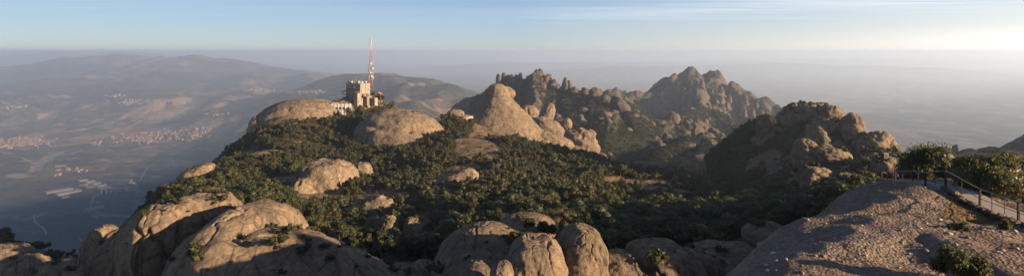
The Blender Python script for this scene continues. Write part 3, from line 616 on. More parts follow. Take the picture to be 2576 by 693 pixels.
blob('shaded slab deep in the gully right of the banded cliff', 945, 530, 300, 50, 36, 6, -25, 0, 2.4, 64, .09, res=(60, 40), name='rock_slab')
blob('low sunlit dome above the green hollow, at the end of the long ridge', 1728, 424, 455, 46, 30, 14, 5, 0, 2.3, 65, .06, res=(80, 50), crack=.05)
blob('bare flank of rock running left from the low sunlit dome', 1640, 424, 470, 66, 18, 9, 4, 0, 2.3, 66, .08, res=(60, 40), name='rock_slab')
# the great cone and the rocks about it
def cone_rock():
    Y = 770; s = K * Y; c = P(1252, 345, Y)
    pr = [(0, 209.5), (8, 210), (15, 212.5), (22, 217), (27, 224), (30.5, 233), (32.5, 239.5), (31, 242.5), (33.5, 245), (38, 252), (46, 262.5), (49.5, 265), (49, 267.5), (54, 272), (66, 284), (80, 299), (94, 315), (110, 333), (128, 352), (150, 375), (170, 398)]
    ys = np.array([a[1] for a in pr]); rs = np.array([a[0] for a in pr]); t = np.linspace(0, len(pr) - 1, 110); yy = np.interp(t, np.arange(len(pr)), ys); rr = np.interp(t, np.arange(len(pr)), rs)
    nu = 128; u = np.arange(nu) / nu * 2 * PI; R_, U_ = np.meshgrid(rr, u, indexing='ij'); Z_ = np.repeat((345 - yy) * s, nu)
    skew = np.interp(yy, [209, 270, 400], [-2, 6, 10]); X = (R_ * np.cos(U_)).ravel() * s + np.repeat(skew, nu) * s; Yy = (R_ * np.sin(U_)).ravel() * s * .8
    V = np.stack([X, Yy, Z_], 1); d = fbm(V / 26, 3, 5) * 2.2 + fbm(V / 7, 4, 6) * .9
    n = np.stack([np.cos(U_).ravel(), np.sin(U_).ravel(), np.full(nu * 110, .4)], 1); V = V + n * (d * np.clip(R_.ravel() / 30, .1, 1))[:, None]
    nv = 110; r = np.repeat(np.arange(nv - 1), nu); cc = np.tile(np.arange(nu), nv - 1); a = r * nu + cc; b = r * nu + (cc + 1) % nu; F = np.stack([a, a + nu, b + nu, b], 1)
    o = link('rock_cone', mesh_np('rock_cone', V, F, M_ROCK_MID), None, c); tag(o, 'great cone shaped bald rock with a rounded cap standing right of the mast hill', 'rock')
    BV.append(V + c); BF.append(F)
cone_rock()
blob('dark boulder perched against the right of the cone cap', 1278, 233, 782, 19, 14, 9, 35, 0, 2.4, 70, .1, res=(50, 36), name='boulder')
blob('low pale hump of rock between the round platform and the cone', 1146, 286, 735, 23, 11, 7, 0, 0, 2.3, 71, .1, res=(40, 30), name='boulder')
T = [('round hump right behind the big cone', 1330, 288, 900, 27, 24, 5), ('leaning tapered spire right of the big cone', 1371, 298, 960, 19, 42, 24), ('sloping smooth dome at the foot of the leaning spire', 1378, 322, 880, 42, 24, 26),
     ('round ball shaped boulder perched on the ridge past the leaning spire', 1426, 311, 900, 13, 15, 0), ('small stone leaning on the ball shaped boulder', 1409, 314, 905, 8, 11, 10), ('long pale slab at the right foot of the big cone', 1384, 357, 765, 62, 24, 14),
     ('big bulging dome at the end of the ridge past the cone', 1460, 372, 785, 48, 50, 26), ('knob on the right shoulder of the bulging dome', 1483, 345, 800, 15, 19, 20), ('little cap stone on top of the bulging dome', 1462, 329, 800, 13, 8, 15), ('flat bare slab in front of the bulging dome', 1484, 409, 575, 64, 16, 9)]
for i, t in enumerate(T): blob(t[0], *t[1:6], None, t[6], 0, 2.3, 80 + i, .09, res=(64, 44), crack=.08)
# far group of spires
G = 'teeth of the far serrated wall'
for i, (q, y) in enumerate([(1254, 186), (1268, 185), (1279, 189), (1288, 188), (1299, 190), (1309, 185), (1322, 201)]):
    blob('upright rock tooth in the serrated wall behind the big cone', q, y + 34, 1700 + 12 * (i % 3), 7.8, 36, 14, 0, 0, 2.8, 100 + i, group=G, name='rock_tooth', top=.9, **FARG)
T = [('tallest pointed dome of the far group behind the cone', 1350, 232, 1680, 27, 60, 4), ('shoulder leaning on the right of the tallest far dome', 1370, 228, 1670, 19, 42, 16), ('second shoulder right of the tallest far dome', 1386, 232, 1650, 17, 33, 12), ('third blunt lump stepping down from the tallest far dome', 1399, 228, 1640, 10, 18, 10),
     ('thin free standing rock finger on the far skyline', 1422, 214, 1600, 8.5, 20, 0), ('short twin at the right of the free standing rock finger', 1431, 219, 1600, 8.5, 17, 0), ('low lump right of the rock finger on the skyline', 1446, 232, 1570, 14, 13, 15), ('rounded lump next along the skyline right of the rock finger', 1475, 234, 1500, 17, 13, 15),
     ('humped dome on the descending skyline of the far group', 1499, 240, 1450, 18, 17, 25), ('lower humped dome on the descending skyline', 1520, 252, 1420, 14, 16, 30), ('large lit lozenge of rock at the right end of the far group', 1560, 268, 1350, 18, 34, -34)]
for i, t in enumerate(T): blob(t[0], *t[1:6], None, t[6], 0, 2.3, 120 + i, top=.72 if i < 6 else .9, **FARG)
# the big massif
T = [('highest bald peak of the big right hand massif', 1736, 236, 2690, 32, 64, 3, .36), ('second summit just left of the highest peak', 1694, 232, 2690, 17, 47, 5, .5), ('leftmost rounded summit of the big massif', 1673, 238, 2690, 17, 45, 7, .5),
     ('long whaleback right of the highest peak', 1790, 234, 2685, 40, 52, 24, .7), ('stout round tower on the right shoulder of the massif', 1842, 232, 2620, 15, 26, 2, .8)]
rr = random.Random(3)
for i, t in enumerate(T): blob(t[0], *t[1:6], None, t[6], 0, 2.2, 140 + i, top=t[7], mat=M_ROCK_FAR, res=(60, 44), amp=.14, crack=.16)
G = 'rock pillars on the face of the big massif'
for i, (q, Y) in enumerate([(1708, 2520), (1722, 2480), (1748, 2500), (1764, 2480), (1786, 2450), (1812, 2440), (1832, 2420), (1852, 2440), (1872, 2420), (1800, 2280), (1826, 2250), (1846, 2240), (1868, 2220), (1890, 2240), (1912, 2250), (1660, 2500), (1900, 2420)]):
    y = HZ - zof(z_far, q, Y) / (K * Y); blob('upright rounded pillar on the shaded face of the big far massif', q, y + 4, Y, rr.uniform(7, 11), rr.uniform(20, 28), None, rr.uniform(-4, 12), 0, 2.3, 160 + i, group=G, top=rr.uniform(.45, .8), name='rock_pillar', **FARG)
T = [('pale domed knob at the top of the low spur before the massif', 1692, 303, 1550, 17, 20, 0), ('tilted pale slab below the domed knob on the spur', 1667, 320, 1500, 19, 17, 20), ('thin pale ledge at the left edge of the spur', 1652, 330, 1400, 24, 11, 18), ('big round headed buttress at the left foot of the spur', 1646, 376, 1150, 23, 32, 10),
     ('small head above the round headed buttress', 1640, 352, 1200, 14, 15, 10), ('pale lump in scrub in the middle of the spur', 1677, 347, 1180, 12, 13, 10), ('smooth wide hump in the saddle right of the spur', 1775, 356, 1150, 29, 22, 0), ('pointed hump adjoining the wide one in the saddle', 1806, 350, 1180, 24, 19, 15),
     ('sloping apron of rock left of the saddle humps', 1716, 378, 1000, 36, 18, -18), ('little nub over the sloping apron', 1726, 354, 1080, 11, 9, 0), ('shaded slab low on the near side of the saddle', 1745, 390, 900, 20, 10, -10)]
for i, t in enumerate(T): blob(t[0], *t[1:6], None, t[6], 0, 2.3, 210 + i, amp=.13, mat=M_ROCK_FAR, res=(40, 28))
G = 'string of round boulders along the foot of the massif'
for i in range(10):
    q = 1786 + i * 9; blob('round boulder in the string along the foot of the massif', q, 296 + i * 3 + rr.uniform(-3, 3), 1900 - i * 30, rr.uniform(4, 6.5), rr.uniform(5, 9), None, 0, 0, 2.2, 230 + i, group=G, name='boulder', **FARG)
# right hand hill
T = [('lone orange topped rock finger left of the right hand hill', 1921, 318, 478, 15, 30, 0, 2.8), ('huge smooth face at the summit of the right hand hill', 2006, 330, 462, 58, 78, -12, 2.5), ('flat summit block of the right hand hill', 2052, 298, 455, 54, 38, 4, 3.0), ('bulging overhang at the right of the flat summit', 2090, 286, 440, 30, 25, 8, 2.6),
     ('round headed buttress in the middle of the right hand hill', 2060, 374, 400, 32, 60, -6, 2.3), ('pale sloping foot of the round headed buttress', 2034, 392, 390, 40, 50, -28, 2.2),
     ('broad buttress right of the scrubby gully on the hill', 2130, 368, 418, 44, 82, 12, 2.2), ('round ball head standing out of the broad buttress', 2148, 334, 400, 20, 22, 0, 2.3), ('long rib descending the right skyline of the hill', 2206, 376, 390, 52, 50, 28, 2.3), ('wide low slab across the middle foot of the hill', 2090, 390, 345, 50, 22, 8, 2.3), ('big striped dome carrying the small concrete pillar', 2234, 420, 172, 38, 29, 3, 2.3), ('dome tucked behind the one with the concrete pillar', 2262, 412, 185, 18, 19, 8, 2.3), ('table of rock with a flat brown top and a shaded cliff', 2056, 462, 205, 50, 38, -3, 3.4), ('low block of rock right of the flat brown table', 2125, 446, 190, 34, 18, 4, 3.0),
     ('round brown dome on the dark ridge at the right edge', 2540, 396, 625, 25, 22, 4, 2.4), ('dark shaded dome on the ridge behind the two big bushes', 2448, 398, 630, 32, 20, 0, 2.4), ('smaller dark dome on the ridge at the right edge', 2572, 398, 640, 18, 18, 0, 2.4)]
for i, t in enumerate(T): blob(t[0], *t[1:6], None, t[6], 0, t[7], 250 + i, .12, M_ROCK_MID, top=.62 if t[5] > 45 else .9, res=(90, 60) if i in (16, 17, 18, 19) else (64, 44), crack=.12)
# slabs and knobs all over the scrubby far slopes
def zof(fn, q, Y): return float(fn(np.array([(q - 1288) * K * Y]), np.array([Y]))[0])
G = 'pale knobs of rock on the scrubby far slopes'
n = 0; tries = 0
while n < 130 and tries < 4000:
    tries += 1; Y = rr.uniform(850, 2500); q = rr.uniform(1290, 1960)
    if Y > 1900 and q < 1640: continue
    z = zof(z_far, q, Y); qy = HZ - z / (K * Y)
    if qy > 395 or qy < 215 or z < -460: continue
    s_ = 1500 / Y * rr.uniform(.5, 1.2)
    blob('pale knob of rock poking out of scrub on the far slopes', q, qy, Y, 10 * s_ * rr.uniform(.7, 1.3), 8 * s_ * rr.uniform(.6, 1.5), None, rr.uniform(5, 40), 0, 2.2, 300 + n, amp=.18, mat=M_ROCK_FAR, res=(20, 14), group=G, name='rock_outcrop'); n += 1

# ------------------------------------------------------------------ foliage
def ico(sub):
    bm = bmesh.new(); bmesh.ops.create_icosphere(bm, subdivisions=sub, radius=1)
    V = np.array([v.co[:] for v in bm.verts]); F = np.array([[v.index for v in f.verts] for f in bm.faces]); bm.free(); return V, F
ICO = {s: ico(s) for s in (1, 2, 3)}
def crown_arrays(rng, rx, rz, z0, nl, sub, nleaf, ls, lobe=(.34, .52), core=.86, flat=.75, ragged=.12):
    """crown of leaf clumps: uneven clumps through the volume, each a dark core with many small leaf faces around it"""
    C = []; R = []
    for i in range(nl):
        for _ in range(30):
            d = rng.normal(size=3); d /= np.linalg.norm(d)
            if d[2] < -.45: continue
            break
        f = rng.uniform(.35, .78) if i else .1
        r = rng.uniform(*lobe) * min(rx, rz * 1.2); C.append(np.array([d[0] * f * rx, d[1] * f * rx, z0 + rz * (.95 + d[2] * f * .9)])); R.append(r)
    C = np.array(C); R = np.array(R); Vs = []; Fs = []; n = 0; V0, F0 = ICO[sub]
    for c, r in zip(C, R):
        w = V0 * r * core; w = w * (1 + fbm(w / (r * .6) + rng.uniform(0, 99), 2, 1)[:, None] * .45) * np.array([1, 1, flat])
        Vs.append(w + c); Fs.append(np.c_[F0, F0[:, :1]] + n); n += len(w)
    if nleaf:
        k = rng.integers(0, nl, nleaf); d = rng.normal(size=(nleaf, 3)); d /= np.linalg.norm(d, axis=1)[:, None]
        p = C[k] + d * (R[k] * (rng.uniform(.86, 1.0 + ragged * 2, nleaf) + ragged * rng.normal(size=nleaf) * .5))[:, None] * np.array([1, 1, flat])
        u = rng.normal(size=(nleaf, 3)); u /= np.linalg.norm(u, axis=1)[:, None]; nn = d + rng.normal(size=(nleaf, 3)) * .7
        v = np.cross(nn, u); v /= np.linalg.norm(v, axis=1)[:, None] + 1e-9; u = np.cross(v, nn); u /= np.linalg.norm(u, axis=1)[:, None] + 1e-9
        s = (ls * rng.uniform(.6, 1.35, nleaf))[:, None]
        q = np.stack([p - u * s * .6, p - v * s * .42, p + u * s * .6, p + v * s * .42], 1).reshape(-1, 3)
        Vs.append(q); Fs.append(np.arange(nleaf * 4).reshape(-1, 4) + n)
    return np.concatenate(Vs), np.concatenate(Fs), C, R
def fix_tri(F): return F
def crown_mesh(name, seed, mat, **kw):
    rng = np.random.default_rng(seed); V, F, C, R = crown_arrays(rng, **kw)
    me = bpy.data.meshes.new(name); tri = F[:, 0] == F[:, 3]
    faces = F[tri][:, :3].tolist() + F[~tri].tolist()
    me.from_pydata(V.tolist(), [], faces); me.materials.append(mat)
    me.polygons.foreach_set('use_smooth', [True] * int(tri.sum()) + [False] * int((~tri).sum())); me.update()
    return me, C, R
def trunk_mb(rng, h, r, C=None, nb=5, lean=.15):
    mb = MB(); top = Vector((rng.uniform(-lean, lean) * h, rng.uniform(-lean, lean) * h, h)); mid = top * .5 + Vector((rng.uniform(-.1, .1) * h, rng.uniform(-.1, .1) * h, 0))
    mb.tube([(0, 0, -.6), (0, 0, 0), mid, top], [r * 1.5, r * 1.15, r * .85, r * .5], 7)
    if C is not None:
        for c in C[:nb]:
            c = Vector(c); st = mid.lerp(top, rng.uniform(.2, 1)); m = st.lerp(c, .55) + Vector((rng.uniform(-.1, .1), rng.uniform(-.1, .1), .1)) * h * .5
            mb.tube([st, m, c], [r * .5, r * .33, r * .12], 5)
    return mb
M_SCRUB = leafmat('scrub_leaf', (.045, .048, .02), (.10, .09, .04), .7, .2, 0)
PROTO = bpy.data.collections.new('wood_kinds')          # kinds of tree scattered by the wood below
def proto(name, me):
    o = bpy.data.objects.new(name, me); PROTO.objects.link(o); return o
rng0 = np.random.default_rng(11); PK = []
for i in range(7):
    rx = rng0.uniform(2.1, 2.7) if i != 4 else 1.25; me, C, R = crown_mesh('oak_crown', 500 + i, (M_LEAF, M_LEAF, M_LEAF2, M_LEAF, M_LEAF, M_LEAFD, M_LEAF2)[i], rx=rx, rz=rng0.uniform(1.6, 2.7) if i != 4 else 3.3, z0=.5, nl=int(rng0.integers(8, 13)), sub=1, nleaf=520, ls=.42, lobe=(.30, .50))
    tb = trunk_mb(rng0, 2.2, .16); V = np.array(tb.V)
    bm = bmesh.new(); bm.from_mesh(me); tm = bpy.data.meshes.new('t'); tm.from_pydata([tuple(v) for v in tb.V], [], tb.F); k0 = len(bm.faces); bm.from_mesh(tm); bm.faces.ensure_lookup_table()
    me.materials.append(M_BARK)
    for f in bm.faces[k0:]: f.material_index = 1
    bm.to_mesh(me); bm.free(); proto('oak_%s' % 'abcdefg'[i], me)
NB = []
for b_V, b_F in zip(BV, BF):
    pass
def build_bvh():
    off = 0; VV_ = []; FF_ = []
    for v, f in zip(BV, BF):
        VV_.append(v); FF_.append(f + off); off += len(v)
    V = np.concatenate(VV_); F = np.concatenate(FF_)
    return BVHTree.FromPolygons(V.tolist(), F.tolist(), all_triangles=False)
# leave the far valley out: it is never nearer than 1300 m
keepV, keepF = BV, BF; assert BV[2] is VV; BV = [v for i, v in enumerate(keepV) if i != 2]; BF = [f for i, f in enumerate(keepF) if i != 2]
BVH = build_bvh(); BV, BF = keepV, keepF
def cast(q, y, far=5000):
    d = Vector(((q - 1288) * K, 1, (HZ - y) * K)); d.normalize(); h = BVH.ray_cast(Vector((0, 0, 0)), d, far); return h[0]
def drop(X, Y):
    h = BVH.ray_cast(Vector((X, Y, 400)), Vector((0, 0, -1)), 2000); return h[0].z if h[0] else None
def seen(p, slack=1.5):
    d = Vector(p); L = d.length; d.normalize(); h = BVH.ray_cast(Vector((0, 0, 0)), d, L - slack); return h[0] is None

def scatter_wood():
    sp = 3.15; pts = []
    xs = np.arange(-420, 640, sp); ys = np.arange(66, 880, sp); A, B = np.meshgrid(xs, ys); r = np.random.default_rng(3)
    X = (A + r.uniform(-.5, .5, A.shape) * sp * .9).ravel(); Y = (B + r.uniform(-.5, .5, B.shape) * sp * .9).ravel()
    Q = 1288 + X / (K * Y); ok = (Q > -120) & (Q < 2700); X, Y, Q = X[ok], Y[ok], Q[ok]
    Z = z_hill(X, Y); ins = outside(X, Y, EDGE) < 14
    bm_ = bare_mask(Q, X, Y, Z); den = n2(X, Y, 34, 4, 301); dd = .78 + den * .9
    qy = HZ - Z / (K * Y)
    # thinner wood on the left shoulder and the upper right of the hill, thick in the hollow
    thin = np.exp(-(((Q - 620) / 150) ** 2 + ((qy - 430) / 60) ** 2)) * .35 + np.exp(-(((Q - 1200) / 70) ** 2 + ((qy - 380) / 40) ** 2)) * .45 + np.exp(-(((Q - 1600) / 140) ** 2 + ((qy - 430) / 28) ** 2)) * .35
    keep = ins & (r.uniform(size=len(X)) < dd - thin) & (bm_ < .35 + r.uniform(size=len(X)) * .25 - .12) & (Q > 380)
    keep |= ins & (Q <= 380) & (Q > -60) & (r.uniform(size=len(X)) < .35 + den) & (qy < 670)
    keep &= ~((Q > 1020) & (Q < 1980) & (Y < 112)) & ~((Q < 1020) & (Q > 420) & (Y < 150))
    X, Y, Z, Q, qy, den, bm_ = (a[keep] for a in (X, Y, Z, Q, qy, den, bm_))
    size = np.clip(.98 + den * .8 + r.normal(size=len(X)) * .32, .38, 1.8) * np.where(bm_ > .1, .6, 1)
    size *= np.where(qy > 470, 1.0, .88) * np.where((Q > 2000), .9, 1)
    return X, Y, Z, Q, qy, size, r
X, Y, Z, Q, QY, SZ, rs = scatter_wood()
ok = []
CLEAR = [(905, 690, 24), (870, 655, 14), (858, 630, 13), (962, 690, 14), (1172, 655, 13), (1252, 770, 55), (1255, 300, 7), (945, 705, 16)]
CLP = [(P(a, 0, b)[0], b, c) for a, b, c in CLEAR]
for i in range(len(X)):
    if any((X[i] - a) ** 2 + (Y[i] - b) ** 2 < c * c for a, b, c in CLP): ok.append(False); continue
    z = drop(X[i], Y[i])
    if z is None or z > Z[i] + 1.2: ok.append(False); continue
    ok.append(seen((X[i], Y[i], z + 9), 3))
ok = np.array(ok); X, Y, Z, Q, QY, SZ = (a[ok] for a in (X, Y, Z, Q, QY, SZ))
# the 300 that show largest stand as trees of their own
vis = np.array([seen((x, y, z + 4.2 * s), 2) and seen((x, y, z + 2.4 * s), 3.5) and -10 < q < 2590 for x, y, z, q, s in zip(X, Y, Z, Q, SZ)])
hq = HZ - (Z + 3 * SZ) / (K * Y); vis &= hq < 685
rank = np.argsort(-np.where(vis, SZ / Y, 0)); NIND = 292; big = rank[:NIND]; rest = np.setdiff1d(np.arange(len(X)), big)
print('wood', len(X), 'visible', vis.sum(), 'nearest dist', Y[big].min(), Y[big].max())
ZONES = [(lambda q, y: q < 1120 and y > 480, 'holm oak in the sunlit belt of trees behind the big orange slab', 'oaks behind the big orange slab'),
         (lambda q, y: q < 1340, 'holm oak on the slope above the great rounded shaded dome', 'oaks above the great shaded dome'),
         (lambda q, y: q < 1950, 'holm oak in the thick wood filling the hollow at the centre', 'oaks of the hollow at the centre'),
         (lambda q, y: True, 'holm oak beside the edge of the stony lookout slope', 'oaks beside the lookout slope')]
kinds = []
for i in range(6):
    rx = rng0.uniform(2.2, 2.8); me, C, R = crown_mesh('crown', 600 + i, (M_LEAF, M_LEAF2, M_LEAF, M_LEAFD, M_LEAF, M_LEAF)[i], rx=rx, rz=rng0.uniform(1.9, 2.7), z0=.5, nl=int(rng0.integers(11, 17)), sub=2, nleaf=1700, ls=.26, lobe=(.26, .46))
    tr = trunk_mb(rng0, 2.3, .17, C, 6); t = bpy.data.objects.new('holm_oak', None); COL.objects.link(t)
    c = link('crown', me, t); k = tr.build('trunk', M_BARK, t); kinds.append(t)
used = set()
for n_, j in enumerate(big):
    ki = int(rs.integers(0, 6)); src = kinds[ki]
    if ki not in used: o = src; used.add(ki)
    else: o = copy_tree(src)
    s = float(SZ[j]); o.location = (X[j], Y[j], Z[j] - .25); o.rotation_euler = (0, 0, rs.uniform(0, 6.28)); o.scale = (s * rs.uniform(.9, 1.12), s * rs.uniform(.9, 1.12), s)
    for f, lab, grp in ZONES:
        if f(Q[j], QY[j]): tag(o, lab, 'tree', grp); break
assert len(used) == 6

def scatter_object(name, P3, scale, kindcol, nk, mat, seed):
    """one object: a cloud of points that grows a tree on each"""
    me = bpy.data.meshes.new(name); me.from_pydata([tuple(p) for p in P3], [], []); n = len(P3); r = np.random.default_rng(seed)
    a = me.attributes.new('size', 'FLOAT', 'POINT'); a.data.foreach_set('value', np.asarray(scale, np.float32))
    a = me.attributes.new('turn', 'FLOAT', 'POINT'); a.data.foreach_set('value', r.uniform(0, 6.28, n).astype(np.float32))
    a = me.attributes.new('pick', 'INT', 'POINT'); a.data.foreach_set('value', r.integers(0, nk, n).astype(np.int32))
    o = link(name, me); g = bpy.data.node_groups.new(name, 'GeometryNodeTree')
    g.interface.new_socket('Geometry', in_out='INPUT', socket_type='NodeSocketGeometry'); g.interface.new_socket('Geometry', in_out='OUTPUT', socket_type='NodeSocketGeometry')
    gi = g.nodes.new('NodeGroupInput'); go = g.nodes.new('NodeGroupOutput'); ip = g.nodes.new('GeometryNodeInstanceOnPoints'); ci = g.nodes.new('GeometryNodeCollectionInfo')
    ci.inputs['Collection'].default_value = kindcol; ci.inputs['Separate Children'].default_value = True; ci.inputs['Reset Children'].default_value = True
    def at(nm, ty):
        x = g.nodes.new('GeometryNodeInputNamedAttribute'); x.data_type = ty; x.inputs['Name'].default_value = nm; return x.outputs['Attribute']
    cz = g.nodes.new('ShaderNodeCombineXYZ'); g.links.new(at('turn', 'FLOAT'), cz.inputs[2])
    L = g.links.new; L(gi.outputs[0], ip.inputs['Points']); L(ci.outputs[0], ip.inputs['Instance']); ip.inputs['Pick Instance'].default_value = True
    L(at('pick', 'INT'), ip.inputs['Instance Index']); L(cz.outputs[0], ip.inputs['Rotation']); L(at('size', 'FLOAT'), ip.inputs['Scale']); L(ip.outputs[0], go.inputs[0])
    md = o.modifiers.new('grow', 'NODES'); md.node_group = g; return o
wd = scatter_object('woodland', np.stack([X[rest], Y[rest], Z[rest] - .3], 1), SZ[rest], PROTO, 7, M_LEAF, 5)
tag(wd, kind='stuff')
# low scrub on the far slopes and low brush in the open ground of the near hill
BRUSH = bpy.data.collections.new('brush_kinds')
for i in range(4):
    me, C, R = crown_mesh('brush', 700 + i, M_LEAFFAR if i < 3 else M_SCRUB, rx=2.6, rz=1.3, z0=-.7, nl=4, sub=1, nleaf=40, ls=.9, lobe=(.4, .6)); o = bpy.data.objects.new('brush_%s' % 'abcd'[i], me); BRUSH.objects.link(o)
def far_scrub():
    r = np.random.default_rng(9); n = 90000; Yv = np.exp(r.uniform(math.log(680), math.log(2900), n)); q = r.uniform(1180, 2700, n); X = (q - 1288) * K * Yv
    z = z_far(X, Yv); qy = HZ - z / (K * Yv); e = far_attr(q, X, Yv, z)['bare']
    k = (qy < 470) & (z > -700) & (e < .22 + r.uniform(size=n) * .3) & (qy > 190); X, Yv, z = X[k], Yv[k], z[k]; o = []
    for i in range(len(X)):
        h = drop(X[i], Yv[i]); o.append(h is not None and h < z[i] + 7 and seen((X[i], Yv[i], z[i] + 5), 14))
    o = np.array(o); X, Yv, z = X[o], Yv[o], z[o]; print('far scrub', len(X)); return X, Yv, z, np.clip(r.lognormal(.15, .35, len(X)), .6, 2.4) * np.clip(Yv / 1500, .8, 1.5), r
x_, y_, z_, s_, r_ = far_scrub()
fs = scatter_object('far_scrub', np.stack([x_, y_, z_], 1), s_, BRUSH, 4, M_LEAFFAR, 6); tag(fs, kind='stuff')
NBR = bpy.data.collections.new('low_brush_kinds')
for i in range(4):
    me, C, R = crown_mesh('low_brush', 720 + i, M_SCRUB if i < 2 else M_LEAF, rx=.9, rz=.5, z0=-.2, nl=5, sub=1, nleaf=120, ls=.22, lobe=(.4, .6)); o = bpy.data.objects.new('low_brush_%s' % 'abcd'[i], me); NBR.objects.link(o)
def near_brush():
    r = np.random.default_rng(12); n = 34000; Yv = np.exp(r.uniform(math.log(75), math.log(780), n)); q = r.uniform(-20, 2650, n); X = (q - 1288) * K * Yv; z = z_hill(X, Yv)
    b = bare_mask(q, X, Yv, z); d = n2(X, Yv, 12, 3, 401); k = (outside(X, Yv, EDGE) < 8) & (r.uniform(size=n) < np.where(b > .5, .10 + .8 * (d > .22), .8)); X, Yv, z, q = X[k], Yv[k], z[k], q[k]; P3 = []
    kk = ~((q > 1020) & (q < 1980) & (Yv < 108) & (r.uniform(size=len(q)) < .8)); X, Yv, z, q = X[kk], Yv[kk], z[kk], q[kk]
    for i in range(len(X)):
        h = drop(X[i], Yv[i])
        if h is None or h > z[i] + 40: continue
        if h > z[i] + .5 and r.uniform() > (.8 if q[i] > 1960 and Yv[i] > 160 and n2(X[i:i+1], Yv[i:i+1], 18, 2, 88)[0] > 0 else .14): continue
        if seen((X[i], Yv[i], h + 2), 2.5): P3.append((X[i], Yv[i], h))
    print('brush', len(P3)); return np.array(P3), r
p_, r_ = near_brush()
qb_ = 1288 + p_[:, 0] / (K * p_[:, 1]); big_ = np.where((qb_ > 1960) & (p_[:, 1] > 200), 2.0, 1.0)
nb_ = scatter_object('low_brush', p_, np.clip(r_.lognormal(0, .45, len(p_)), .4, 2.2) * big_, NBR, 4, M_SCRUB, 8); tag(nb_, kind='stuff')

# ------------------------------------------------------------------ transmitter station on the mast hill
M_WALLP = plain('pale_pink_render', (.34, .29, .25), .9, sc=.25, var=.14)
M_WALLW = plain('off_white_render', (.58, .53, .50), .9, sc=.3, var=.12)
M_ROOFC = plain('terracotta_tiles', (.42, .17, .075), .85, sc=2, var=.2)
M_DARKW = plain('dark_window', (.02, .03, .03), .25, spec=.6)
M_GREEN = plain('green_door', (.02, .12, .06), .6)
M_TEAL = plain('teal_steel', (.06, .13, .15), .55, .2)
M_RED = plain('mast_red', (.50, .06, .04), .6)
M_WHITE = plain('mast_white', (.44, .42, .40), .6)
M_GREYM = plain('grey_steel', (.30, .30, .30), .5, .4)
M_STONE = plain('hut_stone', (.34, .235, .13), .95, sc=3, var=.25, bump=.05)
M_YEL = plain('yellow_pipe', (.50, .34, .10), .6)
def Pv(*a): return Vector(P(*a))
def dish(par, x, y, z, az, r, m=M_WHITE, name='dish_antenna'):
    """drum or parabolic dish facing the local direction az (degrees)"""
    mb = MB(); R = Matrix.Translation((x, y, z)) @ Matrix.Rotation(math.radians(-az), 4, 'Z') @ Matrix.Rotation(-PI / 2, 4, 'X')
    mb.lathe([(r * .35, -.35 * r), (r * .85, -.1 * r), (r, .12 * r), (r, .2 * r), (r * .96, .2 * r), (r * .5, .02 * r), (.01, -.06 * r)], 14, 0, R)
    a = math.radians(az); mb.bar((x, y, z), (x - math.sin(a) * r * .9, y - math.cos(a) * r * .9, z), .07, 5)
    return mb.build(name, m, par, smooth=False)
b0 = Pv(906.3, 259.7, 655); st = thing('transmitter_building', b0, 'tall windowless pink transmitter building crowded with dishes on the hilltop', 'building', rz=math.radians(-27))
mb = MB(); mb.box(-20, 0, 0, 16, -6, 20.4); mb.build('wall', M_WALLP, st)
mb = MB(); mb.box(-20.25, .25, -.25, 16.25, 20.4, 21.0); mb.box(-15, -8, 8, 13, 21.0, 22.3); mb.build('roof', M_CONC, st)
mb = MB()
for z in (14.2, 8.2):
    mb.box(-20.1, -1.5, -1.1, -.02, z, z + .18)
    for i in range(12): mb.bar((-19.8 + i * 1.6, -1.05, z + .15), (-19.8 + i * 1.6, -1.05, z + 1.2), .06, 4)
    mb.bar((-20, -1.05, z + 1.2), (-1.6, -1.05, z + 1.2), .06, 4)
mb.build('walkway', M_STEEL, st)
for x, z, w_, h_ in ((-16.5, 9.6, 1.2, 1.4), (-12.2, 4.2, 1.2, 1.2), (-9.3, 9.0, 1.5, 1.5), (-7.2, 9.0, 1.5, 1.5), (-17, 16.2, 1.1, 1.1)):
    f = MB(); f.box(x - w_ / 2, x + w_ / 2, -.09, .02, z, z + h_); f.build('window', M_DARKW, st)
an = MB(); an.box(-4.9, .02, -4.5, -.005, -4, 11.2); an.V[0:0] = []; an.build('stair_tower', M_WALLP, st)
rf = MB(); rf.add([(-5.2, -4.9, 11.2), (.35, -4.9, 11.2), (.35, -.3, 12.9), (-5.2, -.3, 12.9), (-5.2, -4.9, 11.55), (.35, -4.9, 11.55), (.35, -.3, 13.2), (-5.2, -.3, 13.2)], [(0, 3, 2, 1), (4, 5, 6, 7), (0, 1, 5, 4), (1, 2, 6, 5), (2, 3, 7, 6), (3, 0, 4, 7)]); rf.build('tower_roof', M_ROOFC, st)
d_ = MB(); d_.box(.03, .09, -3.0, -2.1, 0, 3.4); d_.build('door', M_GREEN, st)
d_ = MB(); d_.box(.01, 5.5, 4.5, 12.5, -3, 7.2); d_.build('side_block', plain('brown_render', (.27, .21, .16), .9), st)
d_ = MB(); d_.box(.3, 6.5, 1.8, 13.6, 7.2, 7.5)
for i in range(8): d_.bar((6.4, 2 + i * 1.6, 7.5), (6.4, 2 + i * 1.6, 8.7), .06, 4)
d_.bar((6.4, 2, 8.7), (6.4, 13.4, 8.7), .06, 4); d_.build('terrace', M_GREYM, st)
for x, y in ((3, 3.4), (3.4, 9.5)):
    d_ = MB(); d_.lathe([(1.25, 7.5), (1.3, 7.7), (1.3, 10.0), (1.1, 10.4)], 14, 0, Matrix.Translation((x, y, 0))); d_.build('tank', M_GREYM, st)
d_ = MB(); d_.box(6.5, 12.5, 9, 14, -3, 5.6); d_.build('side_block', M_WALLP, st)
d_ = MB(); d_.tube([(.3, 8.3, 7), (.3, 8.3, 20.8)], .38, 8); d_.build('pipe', M_YEL, st)
d_ = MB(); d_.tube([(.25, 1.6, 0), (.25, 1.6, 20.8)], .22, 8); d_.tube([(.3, 1.6, 18), (.3, 3.2, 18.0)], .16, 6); d_.build('pipe', M_YEL, st)
pf = MB()
